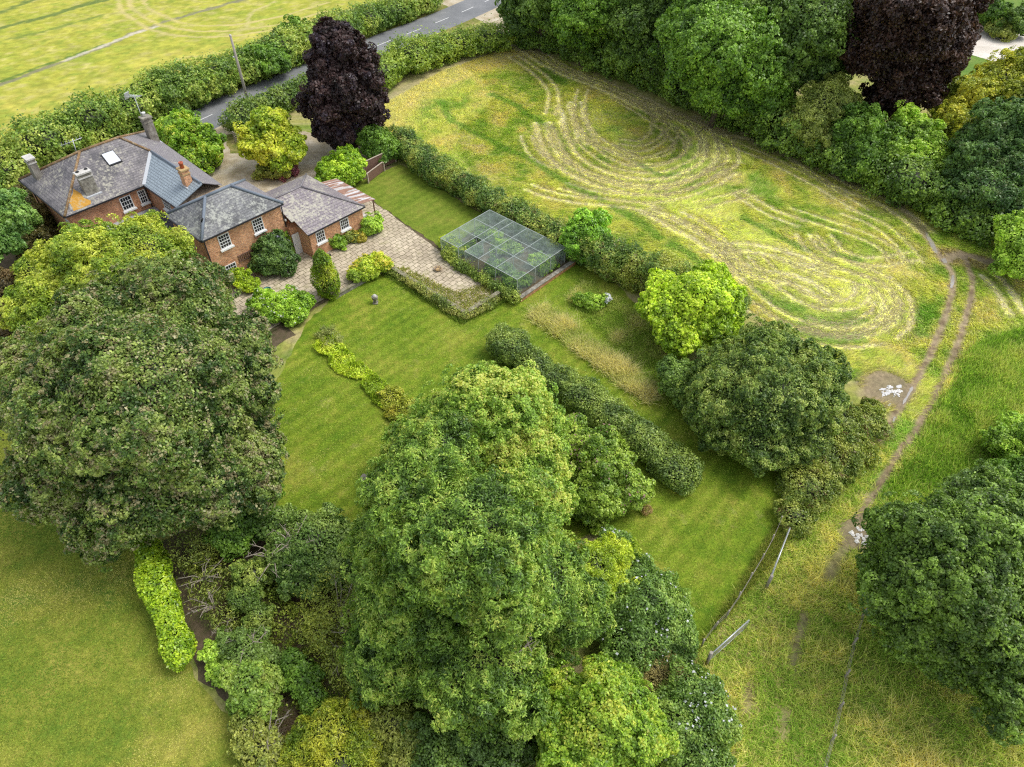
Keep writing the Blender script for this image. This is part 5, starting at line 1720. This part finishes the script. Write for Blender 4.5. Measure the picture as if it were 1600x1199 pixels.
plant("border_bush", "deep green bush under the huge tree's right edge", "shrub",
      [LB(390, 800, 1.8, 46), LB(360, 830, 1.6, 40), LB(410, 770, 1.6, 30)], C_MID, .2, 1.8, s=.34)
plant("young_saplings".replace("saplings", "sapling"), "yellowish sapling at the right edge of the rough grass", "sapling",
      [LB(1565, 690, 1.4, 30), LB(1590, 720, 1.2, 30), LB(1580, 660, 1, 20)], C_LIGHT, .18, 1.4, s=.4)
plant("hedge_bush", "dark shrub at the right edge between sapling and oak", "bush", [LB(1600, 760, 1.6, 50), LB(1640, 700, 2, 50)], C_MID, .2, 1.8, s=.34)
# left edge
plant("bay_tree", "bluish green tree at the left end of the house", "tree", [LB(5, 330, 5, 42), LB(25, 360, 3.6, 34), LB(-15, 380, 4, 40), LB(-30, 330, 5.5, 45)], [(.03, .075, .025), (.06, .12, .035), (.10, .17, .055)], .28, 1.9, s=.34, trunk=.2)
plant("dark_conifer", "dark brownish conifer between bay tree and house wall", "conifer", [LB(70, 345, 2.6, 30), LB(60, 385, 2.2, 34), LB(40, 310, 2.6, 26), LB(90, 380, 1.6, 22)], [(.025, .03, .012), (.045, .045, .018), (.075, .065, .03)], .26, 1.9, s=.36, aspect=.35)
plant("dark_conifer", "reddish brown dark shrub at the left edge behind the huge tree", "conifer", [LB(15, 500, 3, 40), LB(5, 450, 3.4, 34), LB(20, 560, 2.4, 36), LB(-30, 530, 3, 50)], [(.028, .026, .014), (.05, .042, .022), (.08, .06, .035)], .24, 1.9, s=.34, aspect=.35)
C_FEATH = [(.05, .08, .02), (.09, .125, .03), (.15, .18, .05)]
plant("tamarisk", "scraggly feathery shrub row standing just inside the laurel hedge", "shrub",
      hedge_lobes(GP([(312, 850), (330, 900), (348, 950), (362, 985)]), 1.9, [1.9, 1.8, 1.6, 1.4], 2.2, .25), C_FEATH, .2, 1.1, bumpy=False, lump=.8, spiky=.35, droop=.6, aspect=.28, core=False, part="foliage",
      twigs=[(P(318, 905, .9), 9, 1.8), (P(335, 950, .7), 8, 1.6), (P(352, 985, .6), 6, 1.3)])
plant("border_bush", "dark bush with dead twigs below the feathery shrub row", "shrub",
      [LB(388, 1018, 1.2, 36), LB(415, 1030, 1.0, 28), LB(362, 1010, .9, 26)], [(.028, .06, .016), (.05, .09, .025), (.08, .13, .04)], .18, 1.7, s=.34, twigs=[(P(395, 1005, 1.6), 7, 1.2)])
plant("border_bush", "lighter broad leafy bush along the edge of the dry lawn", "shrub",
      [LB(392, 1068, 1.3, 40), LB(372, 1050, 1.1, 28), LB(410, 1095, 1.0, 32), LB(420, 1058, 1.0, 24)], [(.045, .09, .018), (.08, .14, .03), (.13, .195, .05)], .19, 1.7, s=.34, accent=([(.30, .36, .07), (.34, .4, .08)], .07, .5))
plant("border_bush", "grey twiggy low bush in the bottom border", "shrub",
      [LB(395, 1140, .8, 34), LB(410, 1175, .8, 40), LB(440, 1195, .7, 34)], C_OLIVE, .17, 1.3, s=.36, spiky=.2, twigs=[(P(425, 1150, .9), 8, 1.4), (P(445, 1180, .8), 6, 1.2)])
plant("tamarisk", "thin olive feathery shrub leaning beside the ash", "shrub",
      [LB(545, 985, 1.6, 52), LB(520, 950, 1.2, 36), LB(565, 1050, 1.3, 46), LB(500, 985, .9, 30)], [(.06, .09, .02), (.11, .145, .03), (.18, .21, .05)], .19, .9, bumpy=False, lump=.8, spiky=.35, droop=.6, aspect=.28, core=False, part="foliage",
      twigs=[(P(560, 1000, 1.4), 10, 2.2), (P(530, 955, 1.2), 8, 1.8), (P(590, 925, 2.0), 8, 1.8)])
plant("undergrowth_plant", "low weedy growth over the bare border earth", "undergrowth",
      [LB(440, 905, .3, 26, .4), LB(428, 950, .25, 30, .4), LB(455, 985, .3, 36, .4), LB(470, 1040, .3, 34, .4), LB(490, 1095, .3, 26, .4)], [(.05, .085, .016), (.09, .13, .025), (.13, .16, .04)], .17, .8, bumpy=False, lump=.9, spiky=.15, part="foliage", core=False)
plant("border_bush", "mid green bush between laurel row and old bare limbed shrub", "shrub",
      [LB(395, 900, 1.2, 30), LB(385, 935, 1.0, 28), LB(405, 965, .8, 24)], [(.04, .075, .018), (.07, .115, .028), (.12, .16, .045)], .18, 1.4, s=.36, droop=.5, aspect=.45)
plant("border_bush", "small fresh green bush at the foot of the laurel hedge end", "shrub",
      [LB(335, 1020, .7, 22), LB(345, 1050, .6, 20)], C_LIGHT, .17, 1.5, s=.4)
plant("border_bush", "green bush in front of the leaning feathery shrub", "shrub",
      [LB(470, 1060, .7, 28), LB(455, 1035, .6, 24), LB(490, 1090, .6, 24)], C_MID, .17, 1.4, s=.38)
plant("border_bush", "tangled bush between ash and golden cypress", "shrub", [LB(620, 1130, 1.4, 50), LB(590, 1140, 1.2, 40), LB(650, 1160, 1.3, 50)], C_OLIVE, .18, 1.5, s=.36, droop=.6, aspect=.42)
# beds in the lawn
plant("spiky_plant", "tuft of greyish spiky leaves at the head of the lawn bed", "plant", [LB(517, 527, .5, 20, .8), LB(505, 520, .35, 12)], [(.06, .085, .03), (.10, .125, .05), (.15, .17, .07)], .3, 1.4, s=.5, aspect=.14, droop=-1.2, core=False)
plant("bed_plants".replace("plants", "plant"), "strip of low bright green bedding plants across the lawn", "bedding plant",
      hedge_lobes(GP([(503, 535), (545, 572), (590, 610), (618, 635)]), 1.7, [.45, .4, .35, .45], 2.4, .25), [(.085, .14, .012), (.15, .215, .02), (.22, .27, .035)], .16, 1.6, bumpy=False, lump=.6, part="foliage", core=False)
plant("bed_plant", "weedy clump at the lower end of the lawn bed", "bedding plant", [LB(630, 640, .45, 26, .7), LB(650, 655, .4, 20, .7), LB(610, 622, .4, 20, .7)], [(.08, .11, .016), (.14, .17, .03), (.2, .2, .045)], .16, 1.6, s=.45)
plant("daisy_clump", "cluster of white daisies in the rough bed below the meadow hedge", "flowers", [LB(928, 472, .5, 22, .7), LB(908, 470, .4, 14, .7)], C_LIGHT, .17, .8, s=.45, core=False, blossoms=([(.66, .68, .72), (.76, .76, .8)], 260, .16, 3.0))
for i, (px, py, lb) in enumerate(((1012, 797, "dead straw coloured tuft on the bottom lawn by the pink bush"), (700, 655, "pale dry tuft near the top of the round tree"))[:1]):
    plant("dry_tuft", lb, "plant", [LB(px, py, .3, 9, .9)], [(.2, .15, .08), (.3, .22, .12), (.36, .29, .19)], .22, 2, gain=1.3, s=.5, aspect=.12, droop=-1, core=False)
plant("straw_heap", "rounded heap of old straw and clippings beside the brambles", "compost heap", [LB(1027, 1042, .9, 38, .8), LB(1005, 1048, .7, 24, .8), LB(1045, 1050, .6, 20, .8)],
      [(.15, .14, .06), (.26, .245, .12), (.37, .35, .2)], .16, 2.2, gain=1.7, bumpy=False, lump=.4, part="straw", core_col=(.15, .11, .06), aspect=.2)

# ------------------------------------------------------------------ grass blades (nobody could count them)
def blades(name, label, x, y, h, wd, cols, lean=.35, direction=None, per=3, z=0.0, mtl=None):
    N = len(x)
    x, y, h = np.repeat(x, per), np.repeat(y, per), np.repeat(np.broadcast_to(h, (N,)), per)
    cols = np.repeat(cols, per, axis=0)
    M = N * per
    x = x + rng.normal(size=M) * wd * 1.6
    y = y + rng.normal(size=M) * wd * 1.6
    h = h * rng.uniform(.55, 1.25, M)
    a = rng.uniform(0, 2 * math.pi, M)
    if direction is not None:
        a = np.repeat(direction, per) + rng.normal(size=M) * .45
    l_ = np.abs(rng.normal(size=M)) * lean * h + lean * h * .5
    tip = np.stack([x + np.cos(a) * l_, y + np.sin(a) * l_, z + h], 1)
    b = a + math.pi / 2 + rng.normal(size=M) * .5
    w_ = wd * rng.uniform(.6, 1.3, M)
    v0 = np.stack([x - np.cos(b) * w_ / 2, y - np.sin(b) * w_ / 2, np.full(M, z)], 1)
    v1 = np.stack([x + np.cos(b) * w_ / 2, y + np.sin(b) * w_ / 2, np.full(M, z)], 1)
    v = np.stack([v0, v1, tip], 1).reshape(-1, 3)
    cols = cols * rng.uniform(.6, 1.4, (M, 1)) * np.array([2.0, 2.1, 1.6])
    me = np_mesh(name, v, np.arange(M * 3), 3, np.repeat(cols, 3, axis=0))
    return tag(link(name, me, mtl or M_GRASS), label, None, None, "stuff")


def scatter(poly, n):
    A = np.array([p[:2] for p in poly])
    lo, hi = A.min(0), A.max(0)
    out = np.zeros((0, 2))
    while len(out) < n:
        q = lo + rng.random((n, 2)) * (hi - lo)
        out = np.concatenate([out, q[inside(q[:, 0], q[:, 1], poly)]])
    return out[:n, 0], out[:n, 1]


PADDOCK = [P(*p) for p in ((590, 205), (597, 165), (690, 112), (798, 72), (870, 92), (1100, 200), (1330, 290), (1580, 385), (1640, 470), (1640, 1300), (1080, 1300), (1090, 1020), (1210, 850), (1300, 760), (1390, 650), (1300, 560), (1150, 480), (1010, 445), (880, 360))]
x, y = scatter(PADDOCK, 190000)
dm = np.min([dist_line(x, y, p) / w_ for p, w_, s_ in MUDL], axis=0)
dp = np.min([dist_line(x, y, p) / w_ for p, w_, s_ in PALEW], axis=0)
keep = (dm > 1.15) & (rng.random(len(x)) < np.clip(.25 + dp * .35, .35, 1))
for px, py, r1 in ((1385, 606, 1.7), (1342, 836, 1.2)) :
    q = P(px, py)
    keep &= np.hypot(x - q[0], y - q[1]) > r1
x, y, dp = x[keep], y[keep], dp[keep]
hh = .12 + .3 * np.clip(fbm(x, y, 3, 2) * 1.5 - .25, 0, 1) * np.clip(dp * .5, .25, 1)
wdg = inside(x, y, WEDGE)
hh = np.where(wdg, hh * 1.7 + .15, hh)
bd, ang = np.full(len(x), 1e9), rng.uniform(0, 6.28, len(x))
for p, w_, s_ in PALEW:
    for a_, b_ in zip(p[:-1], p[1:]):
        dx_, dy_ = b_[0] - a_[0], b_[1] - a_[1]
        t_ = np.clip(((x - a_[0]) * dx_ + (y - a_[1]) * dy_) / (dx_ * dx_ + dy_ * dy_ + 1e-9), 0, 1)
        d_ = np.hypot(x - a_[0] - t_ * dx_, y - a_[1] - t_ * dy_)
        m_ = d_ < bd
        bd[m_], ang[m_] = d_[m_], math.atan2(dy_, dx_)
ang = np.where(bd < 7, ang, rng.uniform(0, 6.28, len(x)))
gc = col_at(x, y)
st_ = rng.random(len(x)) < .16 * (~wdg)
gc[st_] = gc[st_] * .4 + np.array([.46, .41, .22]) * .6
low = inside(x, y, DRYLOW) | wdg | (y < 30)
nl = int(low.sum())
n_a = fbm(x[low], y[low], 1.8, 2)
blades("rough_grass", "rough mixed green and tan grass beside track and fences", x[low], y[low], .14 + .34 * n_a, .055,
       palette([(.10, .16, .025), (.17, .22, .045), (.26, .25, .09), (.36, .30, .16)], n_a * 1.6 - .25 + rng.normal(size=nl) * .22) * 1.35, .9)
x, y, hh, gc, ang = x[~low], y[~low], hh[~low], gc[~low], ang[~low]
blades("meadow_grass", "tousled long grass of the hay meadow", x, y, hh * .6, .05, gc * 1.12, 1.5, ang)
x, y = scatter(WEDGE, 26000)
k_ = (dist_line(x, y, MUDL[1][0]) > .8) & (y > 8)
x, y = x[k_], y[k_]
nn = fbm(x, y, 1.5, 2)
blades("tall_weeds", "tall rank grass and weeds right of the track", x, y, .35 + .5 * nn, .09, palette([(.08, .14, .022), (.14, .22, .036), (.22, .285, .06), (.32, .31, .12)], nn * 1.6 - .22 + rng.normal(size=len(x)) * .2), .45)
LAWNP = GP([(490, 510), (560, 430), (620, 420), (800, 455), (890, 405), (955, 440), (1090, 590), (1240, 745), (1225, 800), (1185, 880), (1092, 1005), (930, 830), (800, 900), (560, 890), (420, 800), (395, 740), (440, 600)])
x, y = scatter(LAWNP, 110000)
k_ = ~inside(x, y, STRIPW) & ~inside(x, y, ROUGHG)
x, y = x[k_], y[k_]
t_ = (fbm(x, y, 4, 1) - .5) * 1.3 + .5 + (fbm(x, y, .8, 3) - .5) * .6 + .15 * np.sin(((x * HU[0] + y * HU[1])) * 5.2 + fbm(x, y, 3, 2) * 3) + rng.normal(size=len(x)) * .13
blades("lawn_grass", "short mown grass of the garden lawn", x, y, .045, .035, palette([(.105, .17, .022), (.175, .23, .033), (.25, .275, .055), (.33, .315, .11)], t_), 1.2, per=2, z=.01)
NL = GP([(-60, 640), (30, 640), (195, 820), (262, 960), (308, 1075), (385, 1160), (395, 1260), (-80, 1260)])
x, y = scatter(NL, 60000)
t_ = (fbm(x, y, 5, 1) - .5) * 1.9 + .42 + (fbm(x, y, .9, 3) - .5) * .7 + rng.normal(size=len(x)) * .13
blades("lawn_grass", "short dry grass of the left hand lawn", x, y, .045, .035, palette([(.11, .17, .028), (.185, .22, .042), (.28, .265, .075), (.37, .325, .135)], t_), 1.2, per=2, z=.01)
EA = GP([(300, 860), (420, 800), (560, 880), (600, 1000), (600, 1260), (430, 1260), (400, 1110), (345, 1010)])
x, y = scatter(EA, 9000)
nn = fbm(x, y, 1.4, 2)
blades("leaf_litter", "dead leaves, twigs and seedlings on the border earth", x, y, .05 + .12 * np.clip(nn - .45, 0, 1), .07,
       palette([(.05, .03, .02), (.09, .06, .035), (.10, .115, .025), (.11, .17, .03)], nn * 2.2 - .65 + rng.normal(size=9000) * .2), 1.6, z=.006)
# cut straw lying along the mown swirls
sx, sy, sdir, scol = [], [], [], []
for p, w_, s_ in PALEW:
    A = np.array(p)[:, :2]
    seg = A[1:] - A[:-1]
    L_ = np.hypot(seg[:, 0], seg[:, 1])
    n_ = int(L_.sum() * 60 * s_)
    k_ = rng.choice(len(seg), n_, p=L_ / L_.sum())
    t_ = rng.random((n_, 1))
    off = rng.normal(size=(n_, 1)) * w_ * 1.15
    nr_ = np.stack([-seg[:, 1], seg[:, 0]], 1)[k_] / L_[k_][:, None]
    q = A[k_] + seg[k_] * t_ + nr_ * off
    sx.append(q[:, 0]); sy.append(q[:, 1])
    sdir.append(np.arctan2(seg[k_, 1], seg[k_, 0]) + rng.normal(size=n_) * .22)
    scol.append(palette([(.20, .22, .06), (.36, .34, .14), (.50, .45, .26), (.60, .55, .38)], np.exp(-(off[:, 0] / (w_ * 1.6)) ** 2) * .8 + rng.normal(size=n_) * .22))
sx, sy, sdir, scol = map(np.concatenate, (sx, sy, sdir, scol))
blades("cut_straw", "pale cut straw lying in curved swaths on the meadow", sx, sy, .07, .034, scol * np.array([.66, .61, .85]), 9.0, sdir, per=2)
# long grass on the two rough garden strips
for pl_, n_, hb, lb in ((STRIPW, 5000, .46, "strip of tall straw coloured grass in the garden"), (ROUGHG, 8000, .2, "rough unmown grass below the meadow hedge")):
    x, y = scatter(pl_, n_)
    x, y = x + rng.normal(size=n_) * .18, y + rng.normal(size=n_) * .18
    nn = fbm(x, y, 1.6, 3)
    c = palette([(.14, .20, .03), (.21, .25, .055), (.30, .29, .12), (.40, .34, .21)], nn * 1.6 - .3 + rng.normal(size=n_) * .18 + (0.3 if hb > .45 else -.1))
    blades("long_grass", lb, x, y, hb * (.5 + nn), .05, c, .9)
x, y = scatter([P(*p) for p in ((1075, 1030), (1230, 850), (1215, 820), (1150, 930), (1100, 1000))], 2500)
blades("long_grass", "uncut grass along the wire fence", x, y, .4, .05, palette([(.12, .17, .03), (.2, .21, .06), (.3, .26, .1)], rng.random(2500)), .4)
# rough edge along walls and hedges
x, y = scatter([W(*p) for p in ((7.9, 10.6), (17.9, 10.4), (18.6, 15.4), (17.6, 15.4), (17.4, 11.2), (7.9, 11.4))], 1800)
blades("edge_grass", "uncut grass at the foot of the patio wall", x, y, .3, .05, palette([(.1, .15, .03), (.17, .2, .05)], rng.random(1800)), .4)
x, y = scatter([W(*p) for p in ((15, 11.6), (17.2, 11.6), (17.2, 15.2), (15.6, 15.2), (14.5, 12.9), (9, 12.5), (8, 11.5))], 1500)
blades("patio_weeds", "weeds growing through the patio flags", x, y, .16, .06, palette([(.12, .15, .03), (.2, .19, .06), (.28, .24, .1)], rng.random(1500)), .6, z=TZ)
print("leaves", NLEAF[0])

# white chalk rubble pressed into the wet patches of the track
def rubble(px, py, n, rad, label):
    q = P(px, py)
    b = MB()
    r = random.Random(n)
    for i in range(n):
        a, d = r.uniform(0, 6.28), rad * math.sqrt(r.random())
        cx, cy, sz = q[0] + d * math.cos(a), q[1] + d * .8 * math.sin(a), r.uniform(.05, .17)
        k_ = 6
        ring = [(cx + sz * r.uniform(.6, 1.2) * math.cos(6.28 * t / k_), cy + sz * r.uniform(.6, 1.2) * math.sin(6.28 * t / k_), .02) for t in range(k_)]
        apex = (cx + r.uniform(-.02, .02), cy, .05 + sz * .3)
        for t in range(k_): b.face([ring[t], ring[(t + 1) % k_], apex])
    tag(b.build("rubble", mat("white_chalk", (.72, .70, .66), .8)), label, None, None, "stuff")


rubble(1350, 838, 46, .75, "white chalk rubble in the wet patch beside the oak")
rubble(1395, 612, 26, .8, "white chalk bits in the trampled mud beside the track")
